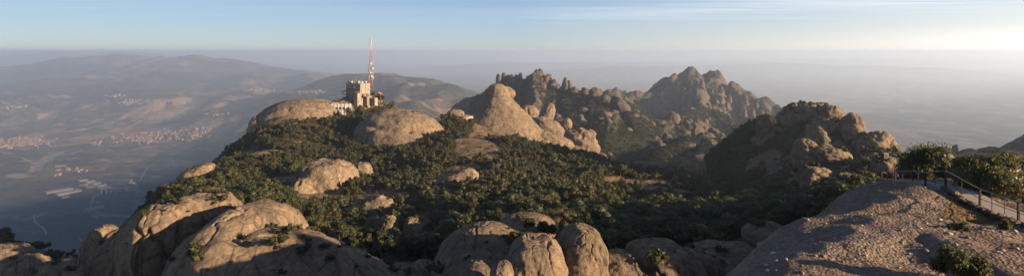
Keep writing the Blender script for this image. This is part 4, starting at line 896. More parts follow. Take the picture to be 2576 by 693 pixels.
for z in (9.4, 12.6):
    for a, b in (((-28, 1), (-20, 1)), ((-28, 5), (-20, 5)), ((-28, 1), (-28, 5))): pf.bar((*a, z), (*b, z), .16, 5)
for i in range(6):
    for y in (1, 5): pf.bar((-28 + i * 1.6, y, 9.4), (-28 + i * 1.6, y, 12.6), .11, 4); pf.bar((-28 + i * 1.6, y, 9.4), (-26.4 + i * 1.6 if i < 5 else -20, y, 12.6), .09, 4)
pf.box(-28, -20, 1, 5, 9.2, 9.4); pf.tube([(-20, 3, 5), (-26, 3, 9.2)], .2, 5); pf.build('side_platform', M_TEAL, st)
ck = MB()
for i in range(5): ck.bar((-20.6, 2 + i * 1.6, 12.5), (-20.6, 2 + i * 1.6, 23.5), .12, 5)
for z in (15, 18, 20.5): ck.bar((-20.6, 2, z), (-20.6, 8.4, z), .10, 4)
ck.build('antenna_rack', M_STEEL, st)
for x, y, z, a, r in ((-20.9, 2.5, 18.6, 230, 1.1), (-20.9, 5, 20.8, 250, .9), (-21.2, 3, 15.6, 220, .8), (-17.6, 1.5, 23.6, 200, 1.5), (-16.4, 2.5, 22.4, 190, 1.0), (-12.0, .5, 22.9, 110, 1.25), (-13.2, -1.6, 17.3, 190, 1.15), (-7.6, -1.6, 17.4, 185, 1.3),
                      (-2.2, .8, 22.9, 100, 1.5), (-4.0, .6, 23.2, 150, 1.1), (.6, 3.0, 22.8, 100, 1.25), (.8, 8.6, 23.0, 100, 1.15), (1.0, 2.4, 14.2, 120, .95), (1.0, 13.6, 14.6, 100, 1.0), (-9.5, 3, 22.8, 160, .9), (-11.6, -1.4, 10.4, 180, .7)):
    dish(st, x, y, z, a, r)
for i, (x, y, h) in enumerate(((-14, 3, 7.5), (-12.6, 5, 9.5), (-11.8, 7, 12.5), (-10.4, 4, 9.2), (-16.5, 6, 7), (-5.6, 4, 10), (-1.6, 3, 10.5), (-8.8, 9, 7), (-13.3, 8, 6), (-18.8, 3, 5))):
    a_ = MB(); a_.tube([(x, y, 21), (x, y, 21 + h * .6), (x, y, 21 + h)], [.16, .11, .07], 5); a_.build('whip_antenna', M_GREYM, st)
rr_ = MB()
for i in range(13): rr_.bar((-19.8 + i * 1.6, .1, 21), (-19.8 + i * 1.6, .1, 22.2), .07, 4)
for i in range(10): rr_.bar((-.1, .3 + i * 1.7, 21), (-.1, .3 + i * 1.7, 22.2), .07, 4)
for z in (21.6, 22.2): rr_.bar((-20, .1, z), (0, .1, z), .06, 4); rr_.bar((-.1, 0, z), (-.1, 16, z), .06, 4)
rr_.bar((-19, 1, 22.8), (-3, 2, 22.9), .12, 4); rr_.box(-18, -15.5, 3, 5, 21, 22.4); rr_.box(-4.6, -3.2, 8, 9.6, 21, 22.8); rr_.build('roof_railing', M_STEEL, st)
ws = thing('windsock', st.matrix_basis @ Vector((-1.0, 1.2, 21)), 'small red and white striped windsock flying over the transmitter building roof', 'windsock')
a_ = MB(); a_.tube([(0, 0, 0), (0, 0, 6.6)], .08, 5); a_.build('pole', M_GREYM, ws)
a_ = MB()
for i in range(5): a_.bar((.3 + i * .75, 0, 6.2 + i * .12), (1.05 + i * .75, 0, 6.32 + i * .12), .50 - i * .06, 9, i % 2, .44 - i * .06)
a_.build('sock', [M_RED, M_WHITE], ws)
# lower wing
w0 = Pv(832.7, 260.5, 640); wg = thing('annex_building', w0 - Vector((0, 0, 11)), 'low off white annex with a row of square windows below the transmitter building', 'building', rz=math.radians(6))
a_ = MB(); a_.box(0, 15.2, 0, 9, -5, 10.6); a_.build('wall', M_WALLW, wg)
a_ = MB(); a_.box(15.2, 19.6, 1.2, 9, -5, 10.2); a_.build('side_wall', M_WALLW, wg)
a_ = MB(); a_.box(-.3, 15.5, -.45, 9.2, 10.6, 11.0); a_.box(.5, 6.8, .8, 5, 11.0, 12.1); a_.build('roof', M_CONC, wg)
for i in range(5):
    a_ = MB(); x = .35 + i * 3.62; a_.box(x - .35, x + .35, -.42, -.003, -4, 10.59); a_.build('pilaster', M_WALLW, wg)
for i in range(4):
    x = 2.16 + i * 3.62; a_ = MB(); a_.box(x - 1.15, x + 1.15, -.06, .03, 5.0, 7.2); f = a_.build('window', M_DARKW, wg)
    a_ = MB(); a_.box(x - 1.3, x + 1.3, -.12, -.062, 4.7, 5.0); a_.box(x - .05, x + .05, -.1, -.062, 5.0, 7.2); a_.build('frame', M_GREEN, f)
a_ = MB(); a_.box(17.0, 18.8, 1.14, 1.22, 4.4, 7.4); a_.build('window', M_DARKW, wg)
a_ = MB(); a_.box(4.8, 6.9, -.06, .03, -3, 1.6); a_.build('door', M_GREEN, wg)
# hut
h0 = Pv(950.3, 247.6, 688); ht = thing('stone_hut', h0, 'little stone hut with gabled tile roof and green door under the mast', 'hut', rz=math.radians(-8))
a_ = MB(); a_.add([(-3, 0, -3), (3, 0, -3), (3, 7, -3), (-3, 7, -3), (-3, 0, 4.4), (3, 0, 4.4), (3, 7, 4.4), (-3, 7, 4.4), (0, 0, 6.6), (0, 7, 6.6)], [(0, 3, 2, 1), (0, 1, 5, 8, 4), (3, 7, 9, 6, 2), (1, 2, 6, 5), (0, 4, 7, 3), (4, 8, 9, 7), (5, 6, 9, 8)]); a_.build('wall', M_STONE, ht)
a_ = MB()
for s in (-1, 1): a_.add([(0, -.6, 6.68), (s * 3.7, -.6, 4.0), (s * 3.7, 7.6, 4.0), (0, 7.6, 6.68), (0, -.6, 7.0), (s * 3.7, -.6, 4.32), (s * 3.7, 7.6, 4.32), (0, 7.6, 7.0)], [(0, 1, 2, 3), (4, 5, 6, 7), (0, 1, 5, 4), (1, 2, 6, 5), (2, 3, 7, 6), (3, 0, 4, 7)])
a_.build('roof', M_ROOFC, ht)
a_ = MB(); a_.box(-1.5, 1.5, -.1, .02, -.2, 3.0); a_.build('door', M_GREEN, ht)
a_ = MB(); a_.lathe([(.35, -.08), (.35, .02)], 12, 0, Matrix.Translation((0, -.02, 4.9)) @ Matrix.Rotation(PI / 2, 4, 'X')); a_.build('vent', M_DARKW, ht)
a_ = MB(); a_.box(-22, 7, -9, -7.4, -3.2, -1.0); o = a_.build('retaining_wall', M_STONE, None, loc=h0); tag(o, 'low curved stone parapet on the ground before the little stone hut', 'wall')
# mast
m0 = Pv(932.7, 242, 690); ms = thing('radio_mast', m0, 'tall red and white lattice radio mast with dishes behind the transmitter building', 'mast', rz=math.radians(12))
def mast_w(h): return float(np.interp(h, [-4, 14, 26, 44, 46, 58, 60, 66], [3.1, 2.2, 1.45, 1.25, .95, .8, .45, .35]))
SEC = [(-4, 11, M_TEAL), (11, 18, M_RED), (18, 25, M_WHITE), (25, 32, M_RED), (32, 38, M_WHITE), (38, 45, M_RED), (45, 52, M_RED), (52, 57, M_WHITE), (57, 66, M_GREYM)]
for z0, z1, mt in SEC:
    a_ = MB(); n = max(2, int((z1 - z0) / 2.4)); zs = [z0 + (z1 - z0) * i / n for i in range(n + 1)]; t_ = .20 if z0 < 25 else .17
    for i in range(n):
        w0_, w1_ = mast_w(zs[i]), mast_w(zs[i + 1]); c0 = [(-w0_, -w0_), (w0_, -w0_), (w0_, w0_), (-w0_, w0_)]; c1_ = [(-w1_, -w1_), (w1_, -w1_), (w1_, w1_), (-w1_, w1_)]
        for j in range(4):
            a_.bar((*c0[j], zs[i]), (*c1_[j], zs[i + 1]), t_, 5); a_.bar((*c0[j], zs[i]), (*c1_[(j + 1) % 4], zs[i + 1]), t_ * .6, 4); a_.bar((*c0[(j + 1) % 4], zs[i]), (*c1_[j], zs[i + 1]), t_ * .6, 4)
            a_.bar((*c1_[j], zs[i + 1]), (*c1_[(j + 1) % 4], zs[i + 1]), t_ * .6, 4)
    a_.build('lattice_section', mt, ms)
rm = random.Random(5)
for z, r, az, s in ((22, 1.5, 200, 1), (21, 1.7, 100, 1), (23, 1.4, 150, 0), (24.5, 1.2, 240, 1), (27.5, 1.3, 170, 0), (30, 1.5, 250, 1), (30.5, 1.1, 190, 0), (32, 1.4, 120, 1), (33.5, 1.0, 200, 0), (35, 1.5, 90, 1), (35.5, .9, 230, 1), (37.5, 1.2, 160, 0), (39, 1.0, 110, 1), (26, 1.0, 110, 1), (28.8, .9, 95, 1), (41, .8, 210, 1), (22.2, 1.3, 265, 1)):
    w_ = mast_w(z) + .7; a = math.radians(az); dish(ms, math.sin(a) * w_ * 1.2, math.cos(a) * w_ * 1.2, z, az, r)
for i in range(26):
    z = rm.uniform(20, 60); az = rm.uniform(0, 2 * PI); w_ = mast_w(z); L_ = rm.uniform(1.2, 2.6); a_ = MB(); x, y = math.sin(az), math.cos(az)
    a_.bar((x * w_ * .8, y * w_ * .8, z), (x * (w_ + L_), y * (w_ + L_), z), .09, 4); a_.bar((x * (w_ + L_), y * (w_ + L_), z - 1), (x * (w_ + L_), y * (w_ + L_), z + 1.3), .10, 4); a_.build('side_antenna', M_WHITE if i % 2 else M_GREYM, ms)
for z, L_ in ((51, 4.4), (52.4, 4.0)):
    a_ = MB()
    for s in (-1, 1): a_.bar((-L_, s * 1.2, z), (L_, s * 1.2, z), .12, 4); a_.bar((s * L_, -1.2, z), (s * L_, 1.2, z), .12, 4); a_.bar((s * L_, 0, z - 1.0), (s * L_, 0, z + 2.4), .14, 5)
    for i in range(-3, 4): a_.bar((i * 1.2, -1.2, z), (i * 1.2, 1.2, z), .08, 4)
    a_.build('antenna_gallery', M_WHITE, ms)
a_ = MB(); a_.lathe([(.7, 61), (.75, 61.5), (.75, 66), (.6, 66.6)], 10); a_.build('top_drum', M_WHITE, ms)
a_ = MB(); a_.tube([(0, 0, 66), (0, 0, 72.5)], [.12, .05], 5); a_.build('whip_antenna', M_GREYM, ms)
# round platform
pz = Pv(1171, 291, 655); pd = thing('round_platform', pz, 'round pale concrete platform on the ridge left of the great cone', 'platform')
a_ = MB(); a_.lathe([(8.0, -4), (8.2, -1.6), (8.2, 0), (7.7, .02)], 48); a_.build('slab', plain('pale_concrete', (.46, .37, .30), .9, sc=.6), pd)
a_ = MB(); a_.lathe([(8.2, -.6), (8.45, -.55), (8.45, .25), (8.25, .3), (8.05, .25), (8.05, -.1)], 48); a_.build('rim', plain('faded_red_paint', (.40, .20, .14), .8), pd)
# power line pylon
h = cast(1254.5, 441); print('pylon at', h)
py = thing('power_pylon', h, 'small lattice power line pylon standing among the trees at the centre', 'pylon'); H_ = 31 * K * h.y
a_ = MB()
for i in range(7):
    z0, z1 = H_ * i / 7 - (.5 if i == 0 else 0), H_ * (i + 1) / 7; w0_, w1_ = .62 - i * .05, .57 - i * .05
    for sx, sy in ((-1, -1), (1, -1), (1, 1), (-1, 1)): a_.bar((sx * w0_, sy * w0_, z0), (sx * w1_, sy * w1_, z1), .085, 4)
    for s in (-1, 1): a_.bar((-w0_, s * w0_, z0), (w1_, s * w1_, z1), .055, 4); a_.bar((s * w0_, -w0_, z0), (s * w1_, w1_, z1), .055, 4)
a_.build('lattice_section', M_GREYM, py)
a_ = MB(); a_.bar((-1.4, 0, H_ * .93), (1.4, 0, H_ * .93), .12, 4); a_.bar((-1.1, 0, H_ * .80), (1.1, 0, H_ * .80), .10, 4); a_.build('crossarm', M_GREYM, py)
for x in (-1.2, 0, 1.2):
    a_ = MB(); a_.tube([(x, 0, H_ * .93), (x, 0, H_ * .93 - .55)], .12, 6); a_.build('insulator', M_WHITE, py)
h2 = cast(1150, 480) or h + Vector((-40, -40, -10))
for k_ in range(3):
    A_ = Vector(h) + Vector((-1.2 + 1.2 * k_, 0, H_ * .88)); B_ = Vector(h2) + Vector((-1.2 + 1.2 * k_, 0, 7)); pts = [A_.lerp(B_, t / 12) - Vector((0, 0, math.sin(PI * t / 12) * 2.5)) for t in range(13)]
    a_ = MB(); a_.tube(pts, .035, 4); o = a_.build('power_cable', M_STEEL); tag(o, 'thin power cable sagging down left from the small lattice pylon', 'cable', 'cables of the small pylon')
# marker pillar on the striped dome
tq = cast(2227, 396.5) or Pv(2227, 396, 170); pl = thing('marker_pillar', tq, 'small square concrete pillar standing on top of the striped dome at right', 'pillar')
s_ = K * tq.y; a_ = MB(); a_.box(-5.2 * s_, 5.2 * s_, -.6, .6, -.5, 12.3 * s_); a_.build('shaft', M_CONC, pl)
a_ = MB(); a_.box(-3.6 * s_, 3.6 * s_, -.62, -.601, 1.5 * s_, 10 * s_); a_.build('plaque', plain('dark_plaque', (.14, .11, .09), .8), pl)
# ------------------------------------------------------------------ lookout: railings, path, steps
def gz(X, Y): return drop(X, Y)
POSTS = [(2217.6, 431.4, 44.5), (2251.6, 430.8, 42), (2296.5, 429.5, 40), (2328, 433, 38.3), (2378.7, 428.3, 37), (2465, 475, 33.3), (2562, 508, 30.4), (2700, 556, 27)]
rl = thing('railing', Pv(2378.7, 470, 37), 'iron railing with square posts along the lookout path at right', 'railing'); r0 = rl.location.copy(); tops = [Pv(*p) for p in POSTS]
for i, t in enumerate(tops):
    a_ = MB(); w_ = .045; l_ = t - r0; g = gz(t.x, t.y); zb = min(l_.z - .95, (g - r0.z if g is not None else l_.z - 1) - .15); a_.box(l_.x - w_, l_.x + w_, l_.y - w_, l_.y + w_, zb, l_.z + .04); a_.build('post', M_RUST, rl)
def rail(pts, r, nm): a_ = MB(); a_.tube([p - r0 for p in pts], r, 6); a_.build(nm, M_RAIL, rl)
rail(tops, .03, 'handrail'); rail([t - Vector((0, 0, .52)) for t in tops], .022, 'mid_rail')
for i in range(1, len(tops) - 1):
    for f in ((.5,) if i != 5 else (.33, .66)):
        t = tops[i].lerp(tops[i + 1], f) - r0; a_ = MB(); a_.bar(t, t - Vector((0, 0, .98)), .02, 5); a_.build('baluster', M_STEEL, rl)
back = [Pv(2217.6, 431.6, 44.5), Pv(2232, 436, 46), Pv(2270, 437, 45), Pv(2310, 436, 43)]
rb = thing('railing', back[1] - Vector((0, 0, 1)), 'thinner second railing on the far side of the steps', 'railing'); r0 = rb.location.copy()
for t in back[1:]: a_ = MB(); l_ = t - r0; a_.box(l_.x - .03, l_.x + .03, l_.y - .03, l_.y + .03, l_.z - 1.1, l_.z); a_.build('post', M_RUST, rb)
a_ = MB(); a_.tube([p - r0 for p in back], .028, 5); a_.build('handrail', M_STEEL, rb)
a_ = MB(); a_.tube([p - r0 - Vector((0, 0, .5)) for p in back], .02, 5); a_.build('mid_rail', M_STEEL, rb)
# path behind the railing
def ribbon(name, pts, wd, mat, thick=.12, kerb=False):
    a_ = MB(); n = len(pts)
    L_ = []; 
    for i, p in enumerate(pts):
        d = (pts[min(i + 1, n - 1)] - pts[max(i - 1, 0)]); d.z = 0; d.normalize(); s = Vector((-d.y, d.x, 0)) * wd / 2; L_.append((p + s, p - s))
    V = []; 
    for a, b in L_: V += [a, b, b - Vector((0, 0, thick)), a - Vector((0, 0, thick))]
    F = []
    for i in range(n - 1):
        k = i * 4; F += [(k, k + 1, k + 5, k + 4), (k + 1, k + 2, k + 6, k + 5), (k + 2, k + 3, k + 7, k + 6), (k + 3, k, k + 4, k + 7)]
    F += [(3, 2, 1, 0), ((n - 1) * 4, (n - 1) * 4 + 1, (n - 1) * 4 + 2, (n - 1) * 4 + 3)]
    a_.add(V, F); return a_.build(name, mat)
off = Vector((.72, .45, -.90))
pp = [tops[4] + Vector((.2, .9, -.98)), tops[4] + Vector((.95, .5, -1.0)), tops[4].lerp(tops[5], .5) + off, tops[5] + off, tops[5].lerp(tops[6], .5) + off, tops[6] + off, tops[7] + off, tops[7] + Vector((-.5, -3, -.8))]
o = ribbon('path', pp, 1.35, M_CONC, .5); tag(o, kind='structure')
sp_ = thing('concrete_steps', tops[3] - Vector((0, 0, 1.0)), 'flight of low concrete steps behind the railing posts at right', 'steps'); r0 = sp_.location.copy()
for i in range(7):
    c = tops[2].lerp(tops[4], i / 6) - r0 + Vector((.15, .75, -.93)); c.z += -.05 + .05 * (i % 2); a_ = MB(); a_.box(c.x - .50, c.x + .42, c.y - .75, c.y + .65, c.z - .6, c.z - .02 * i + .12 * ((i + 1) % 3) * .5); a_.build('step', M_CONC, sp_)
sp_ = thing('concrete_steps', tops[0] - Vector((0, 0, 1.0)), 'short flight of concrete steps at the far left end of the railing', 'steps'); r0 = sp_.location.copy()
for i in range(4):
    c = tops[0].lerp(tops[1], i / 4) - r0 + Vector((.5, .5, -1.0)); a_ = MB(); a_.box(c.x - .5, c.x + .55, c.y - .7, c.y + .7, c.z - .6, c.z + .02 - .09 * i); a_.build('step', M_CONC, sp_)
kb = MB(); rk = random.Random(8)
for i in range(46):
    t = i / 45; p = tops[4].lerp(tops[5], t * 2) if t < .5 else tops[5].lerp(tops[6], t * 2 - 1); p = p + Vector((-.25, -.2, -.98)); s = rk.uniform(.10, .2)
    V0, F0 = ICO[1]; V = V0 * np.array([s * 1.3, s, s * .8]) * (1 + RNG.normal(size=(len(V0), 1)) * .12) + np.array(p) + RNG.normal(size=3) * .05; kb.add(V.tolist(), F0.tolist())
o = kb.build('stone_edging', M_ROCK_NEAR, smooth=False); tag(o, 'rough edging of small stones along the near side of the path', 'edging')
# pebbles and stones lying about the lookout slope
def stones():
    r = np.random.default_rng(21); V0, F0 = ICO[1]; Vs = []; Fs = []; n = 0; k = 0
    while k < 900:
        Y_ = math.exp(r.uniform(math.log(15), math.log(48))); q = r.uniform(1880, 2600); X_ = (q - 1288) * K * Y_; z = drop(X_, Y_)
        if z is None or z < -15: continue
        s = r.lognormal(-3.2, .5); s = min(s, .2); V = V0 * np.array([s * r.uniform(.8, 1.5), s * r.uniform(.8, 1.5), s * r.uniform(.5, .9)]) * (1 + r.normal(size=(len(V0), 1)) * .15) + np.array([X_, Y_, z + s * .1])
        Vs.append(V); Fs.append(F0 + n); n += len(V0); k += 1
    m, nt, b, out = newmat('loose_stone'); N = NT(nt); g = N.n('NewGeometry').outputs['Random Per Island']
    N.set(b.inputs['Base Color'], N.ramp(g, [(0., (.10, .07, .055)), (.5, (.22, .16, .12)), (.8, (.28, .25, .22)), (1., (.42, .38, .34))])); b.inputs['Roughness'].default_value = .85
    return link('stones', mesh_np('stones', np.concatenate(Vs), np.concatenate(Fs), m, False))
tag(stones(), kind='stuff')
def near_bush(label, X_, Y_, zg, ztop, half, seed, nleaf, ls, nl=26, cat='tree', name='oak_tree', mat=None, lobe=(.22, .40), trunk=True, yaw=0, dep=.85):
    t = thing(name, (X_, Y_, zg), label, cat); H_ = ztop - zg; z0 = H_ * .06; rz = (H_ - z0) / 1.9
    me, C, R = crown_mesh('crown', seed, mat or M_LEAFN, rx=half * .92, rz=rz * .82, z0=z0, nl=nl, sub=2, nleaf=nleaf, ls=ls, lobe=lobe, core=.80, ragged=.16)
    V = np.array([v.co[:] for v in me.vertices]); V[:, 2] = (V[:, 2] - V[:, 2].min()) / (V[:, 2].max() - V[:, 2].min()) * H_ * .97 + H_ * .03; V[:, :2] *= half / np.percentile(np.abs(V[:, 0]), 99.3); me.vertices.foreach_set('co', V.astype(np.float32).ravel()); me.update()
    link('crown', me, t); r = np.random.default_rng(seed)
    if trunk: tr = trunk_mb(r, H_ * .55, half * .045, C, min(10, len(C))); tr.build('trunk', M_BARK, t)
    return t
def bush_at(label, q0, q1, qtop, Y_, seed, nleaf, ls, zg=None, **kw):
    q = (q0 + q1) / 2; X_ = (q - 1288) * K * Y_; g = drop(X_, Y_) if zg is None else zg
    return near_bush(label, X_, Y_, g - .1, (HZ - qtop) * K * Y_, (q1 - q0) / 2 * K * Y_, seed, nleaf, ls, **kw)
bush_at('big round evergreen oak just behind the middle of the railing', 2262, 2410, 350, 46.5, 901, 26000, .10, nl=52)
bush_at('smaller evergreen shrub at the right foot of the big round oak', 2366, 2440, 398, 45, 902, 6000, .10, nl=16, name='shrub', cat='shrub')
bush_at('large glossy evergreen oak filling the right edge behind the path', 2424, 2620, 378, 37, 903, 30000, .085, nl=60)
bush_at('glossy leaved shrub at the bottom edge in front of the path', 2366, 2474, 612, 23, 904, 5200, .07, nl=16, name='shrub', cat='shrub', trunk=False)
bush_at('low green tuft beside the last railing post at right', 2518, 2548, 548, 29.6, 905, 900, .05, nl=6, name='shrub', cat='shrub', trunk=False)
bush_at('low grey green tuft on the grassy patch of the lookout', 2384, 2440, 552, 28.5, 906, 1300, .05, nl=7, name='shrub', cat='shrub', trunk=False)
bush_at('dark shrub squeezed between the boulders, the widest of three there', 1352, 1402, 552, 100, 907, 2600, .18, nl=12, zg=-30.5, name='shrub', cat='shrub', mat=M_LEAF)
bush_at('small round shrub on the boulder left of the widest dark one', 1318, 1352, 545, 102, 908, 1600, .18, nl=9, zg=-30, name='shrub', cat='shrub', mat=M_LEAF)
bush_at('lowest of three shrubs between the boulders at bottom centre', 1272, 1326, 578, 87, 909, 2000, .16, nl=9, zg=-28, name='shrub', cat='shrub', mat=M_LEAF)
bush_at('solitary little shrub growing on the face of the big lit slab', 690, 718, 583, 105, 910, 700, .16, nl=6, zg=-33.5, name='shrub', cat='shrub', mat=M_LEAF, trunk=False)
bush_at('dark round tree between the transmitter building and the stone hut', 922, 945, 225, 684, 911, 2600, .5, nl=14, mat=M_LEAF)
bush_at('little bush hiding the right side of the stone hut', 957, 967, 236, 686, 912, 700, .45, nl=7, mat=M_LEAF, name='shrub', cat='shrub')
bush_at('round tree standing against the left end of the white annex', 793, 826, 256, 632, 913, 2600, .45, nl=14, mat=M_LEAF)
bush_at('bushy tree before the foot of the transmitter stair tower', 893, 919, 262, 640, 914, 2000, .45, nl=12, mat=M_LEAF)
bush_at('brownish half bare tree before the corner of the annex', 872, 890, 272, 632, 915, 1500, .4, nl=10, mat=M_LEAFD)
bush_at('dark conifer like tree in front of the annex door', 846, 858, 276, 626, 916, 1500, .4, nl=9, mat=M_LEAF)
# dead and bare trees
def dead(label, q, y, Y_, h, seed, m, group=None):
    r = random.Random(seed); hh = cast(q, y) if Y_ is None else None; base = hh if hh is not None else Pv(q, y, Y_ or 200)
    if hh is not None and hh.y < 100: hh = base = Vector(((q - 1288) * K * 130, 130, float(z_hill(np.array([(q - 1288) * K * 130]), np.array([130.]))[0])))
    mb = MB()
    def br(p, d, L_, rad, lv):
        e = p + d * L_; mb.bar(p, e, rad, 5, 0, rad * .6, cap=False)
        if lv:
            for k in range(3 if lv > 1 else 2):
                nd = (d + Vector((r.uniform(-1, 1), r.uniform(-1, 1), r.uniform(-.2, .8))) * .75).normalized(); br(p + d * L_ * r.uniform(.5, 1), nd, L_ * r.uniform(.55, .8), rad * .6, lv - 1)
    br(Vector((0, 0, -.2)), Vector((r.uniform(-.2, .2), 0, 1)).normalized(), h * .42, h * .026, 4)
    o = mb.build('dead_tree', m, None, loc=base); return tag(o, label, 'dead tree', group)
for i, (q, y, h) in enumerate([(1076, 606, 4.5), (1092, 606, 3.5), (1068, 604, 3), (1176, 600, 4)]):
    dead(['tallest of the bleached snags at the left of the great shaded dome', 'forked bleached snag right of the tallest one', 'short bleached snag left of the tallest one', 'leaning pale snag against the edge of the great shaded dome'][i], q, y, None, h, 40 + i, M_DEAD)
for i, (q, y) in enumerate([(1500, 545), (1540, 560), (1800, 545), (1835, 560), (1700, 585), (1660, 540), (1945, 540), (1190, 560), (905, 548), (1150, 510)]):
    dead('bare grey twiggy tree poking out of the evergreen wood', q, y, None, 5.5, 60 + i, M_TWIG if i % 2 else M_DEAD, 'bare twiggy trees in the wood')

# ------------------------------------------------------------------ the valley: towns, roads, bridges, sheds
def ground_at(q, y, y0=1800, y1=40000):
    Ys = np.exp(np.arange(math.log(y0), math.log(y1), .004)); X_ = (q - 1288) * K * Ys; z = z_val(X_, Ys); f = HZ - z / (K * Ys)
    i = np.argmax(f <= y); return Vector((X_[i], Ys[i], z[i]))
GC = {}
rng = random.Random(31)
M_HW = plain('house_wall', (.32, .25, .20), .9, sc=.05, var=.2); M_HR = plain('house_roof', (.26, .14, .09), .9, sc=.05, var=.2); M_SHED = plain('shed_roof', (.13, .13, .14), .6, sc=.02, var=.1); M_ROAD = plain('road_dust', (.40, .32, .25), .95, sc=.02)
M_ASPH = plain('asphalt', (.16, .15, .15), .9, sc=.02)
def house_mesh(w, d, h, r, hip=0):
    V = [(-w, -d, -6), (w, -d, -6), (w, d, -6), (-w, d, -6), (-w, -d, h), (w, -d, h), (w, d, h), (-w, d, h), (-w, 0, h + r), (w, 0, h + r)]
    F = [(0, 1, 5, 4), (1, 2, 6, 9, 5), (2, 3, 7, 6), (3, 0, 4, 8, 7)]; a = MB(); a.add(V, F, 0)
    e = 1.0; a.add([(-w - e, -d - e, h - .6), (w + e, -d - e, h - .6), (w + e, d + e, h - .6), (-w - e, d + e, h - .6), (-w - e, 0, h + r), (w + e, 0, h + r)], [(0, 1, 5, 4), (2, 3, 4, 5), (1, 2, 5), (3, 0, 4), (0, 3, 2, 1)], 1)
    return a
HK = []
for i, (w, d, h, r) in enumerate(((7, 5, 6, 3), (9, 6, 8, 3), (6, 6, 9, 2.5), (13, 6, 6, 3))):
    o = house_mesh(w, d, h, r).build('valley_house', [M_HW, M_HR]); HK.append(o)
HCOL = bpy.data.collections.new('house_kinds')
for i, h in enumerate(HK): HCOL.objects.link(bpy.data.objects.new('house_%s' % 'abcd'[i], h.data))
TOWNS = [(60, 357, 62, 11, 210, 'house of the dense town by the river at the far left', 'houses of the dense town at far left'), (10, 366, 30, 8, 40, 'house of the dense town by the river at the far left', 'houses of the dense town at far left'),
         (240, 362, 22, 6, 22, 'house in the string of houses between the two valley towns', 'houses between the two valley towns'), (330, 352, 50, 10, 80, 'house of the spread out town in the middle of the valley', 'houses of the spread out middle town'),
         (400, 343, 60, 14, 130, 'house of the spread out town in the middle of the valley', 'houses of the spread out middle town'), (500, 340, 60, 12, 90, 'villa of the garden suburb below the long hill', 'villas of the garden suburb'), (560, 350, 35, 14, 40, 'villa of the garden suburb below the long hill', 'villas of the garden suburb'),
         (330, 258, 40, 5, 50, 0, 0), (290, 243, 30, 3, 25, 0, 0), (660, 229, 40, 5, 80, 0, 0), (790, 233, 40, 3, 80, 0, 0), (40, 270, 30, 5, 20, 0, 0), (600, 400, 30, 10, 14, 0, 0), (330, 468, 20, 10, 24, 0, 0), (520, 290, 50, 4, 40, 0, 0), (850, 236, 30, 3, 40, 0, 0), (170, 430, 60, 12, 14, 0, 0)]
rest_p = []; rest_s = []; ind = []; r = np.random.default_rng(77)
QG = {}
def gfast(q, y):
    k = int(round(q / 6)); 
    if k not in QG:
        Ys = np.exp(np.arange(math.log(1900), math.log(40000), .004)); X_ = (k * 6 - 1288) * K * Ys; z = z_val(X_, Ys); QG[k] = (Ys, HZ - z / (K * Ys))
    Ys, f = QG[k]; i = int(np.argmax(f <= y)); return Ys[i]
for cx_, cy_, rx_, ry_, n, lab, grp in TOWNS:
    for i in range(n):
        q = cx_ + r.normal() * rx_ * .5; y = cy_ + r.normal() * ry_ * .5 + (q - cx_) * (-.06 if cx_ == 400 else 0); Yg = gfast(q, y); X_ = (q - 1288) * K * Yg; z = float(z_val(np.array([X_]), np.array([Yg]))[0])
        if lab and len(ind) < 298: ind.append((X_, Yg, z, lab, grp))
        else: rest_p.append((X_, Yg, z)); rest_s.append(r.uniform(.8, 1.6))
for i, (a, b, c, lab, grp) in enumerate(ind):
    k = i % 4; o = HK[k] if i < 4 else HK[k].copy()
    if i >= 4: COL.objects.link(o)
    o.location = (a, b, c); o.rotation_euler = (0, 0, r.uniform(0, PI)); s = r.uniform(.8, 1.35); o.scale = (s, s, s); tag(o, lab, 'house', grp)
ho_ = scatter_object('distant_villages', rest_p, rest_s, HCOL, 4, M_HW, 19); tag(ho_, kind='stuff')
def drape(name, pts, wd, mat, lift=3, sub=10, kind='structure', label=None, cat=None):
    G_ = [ground_at(*p) for p in pts]; P_ = []
    for i in range(len(G_) - 1):
        for k in range(sub): P_.append(G_[i].lerp(G_[i + 1], k / sub))
    P_.append(G_[-1]); X_ = np.array([p.x for p in P_]); Y_ = np.array([p.y for p in P_]); Z_ = z_val(X_, Y_)
    for p, z in zip(P_, Z_): p.z = z + lift
    o = ribbon(name, P_, wd, mat, .5); tag(o, label, cat, None, kind); return o
drape('road', [(0, 372), (60, 366), (130, 352), (200, 356), (262, 372), (330, 358), (400, 356), (460, 340), (540, 345), (600, 340)], 14, M_ROAD)
drape('road', [(320, 322), (350, 308), (380, 296), (404, 290)], 22, M_ROAD)
drape('road', [(404, 290), (450, 296), (520, 290), (590, 285)], 18, M_ROAD)
drape('road', [(352, 455), (372, 418), (400, 404), (430, 398), (440, 415), (400, 425)], 8, M_ROAD)
drape('road', [(85, 540), (88, 560), (108, 575), (118, 590)], 7, M_ROAD)
drape('road', [(200, 600), (212, 618), (222, 640)], 6, M_ROAD)
drape('road', [(100, 418), (60, 400), (20, 392)], 10, M_ROAD)
drape('road', [(250, 540), (228, 520), (235, 496), (255, 487)], 12, M_ASPH)
drape('road', [(355, 484), (420, 500), (440, 520)], 10, M_ASPH)
M_RIV = plain('river_water', (.05, .07, .08), .35, spec=.3, sc=.01)
drape('river', [(95, 425), (104, 412), (112, 402), (140, 392), (180, 388), (200, 380)], 45, M_RIV, 2)
M_EARTH = plain('bare_earth', (.28, .18, .11), .95, sc=.01, var=.2)
drape('river_bank', [(86, 430), (96, 410), (110, 396), (150, 384)], 80, M_EARTH, 1)
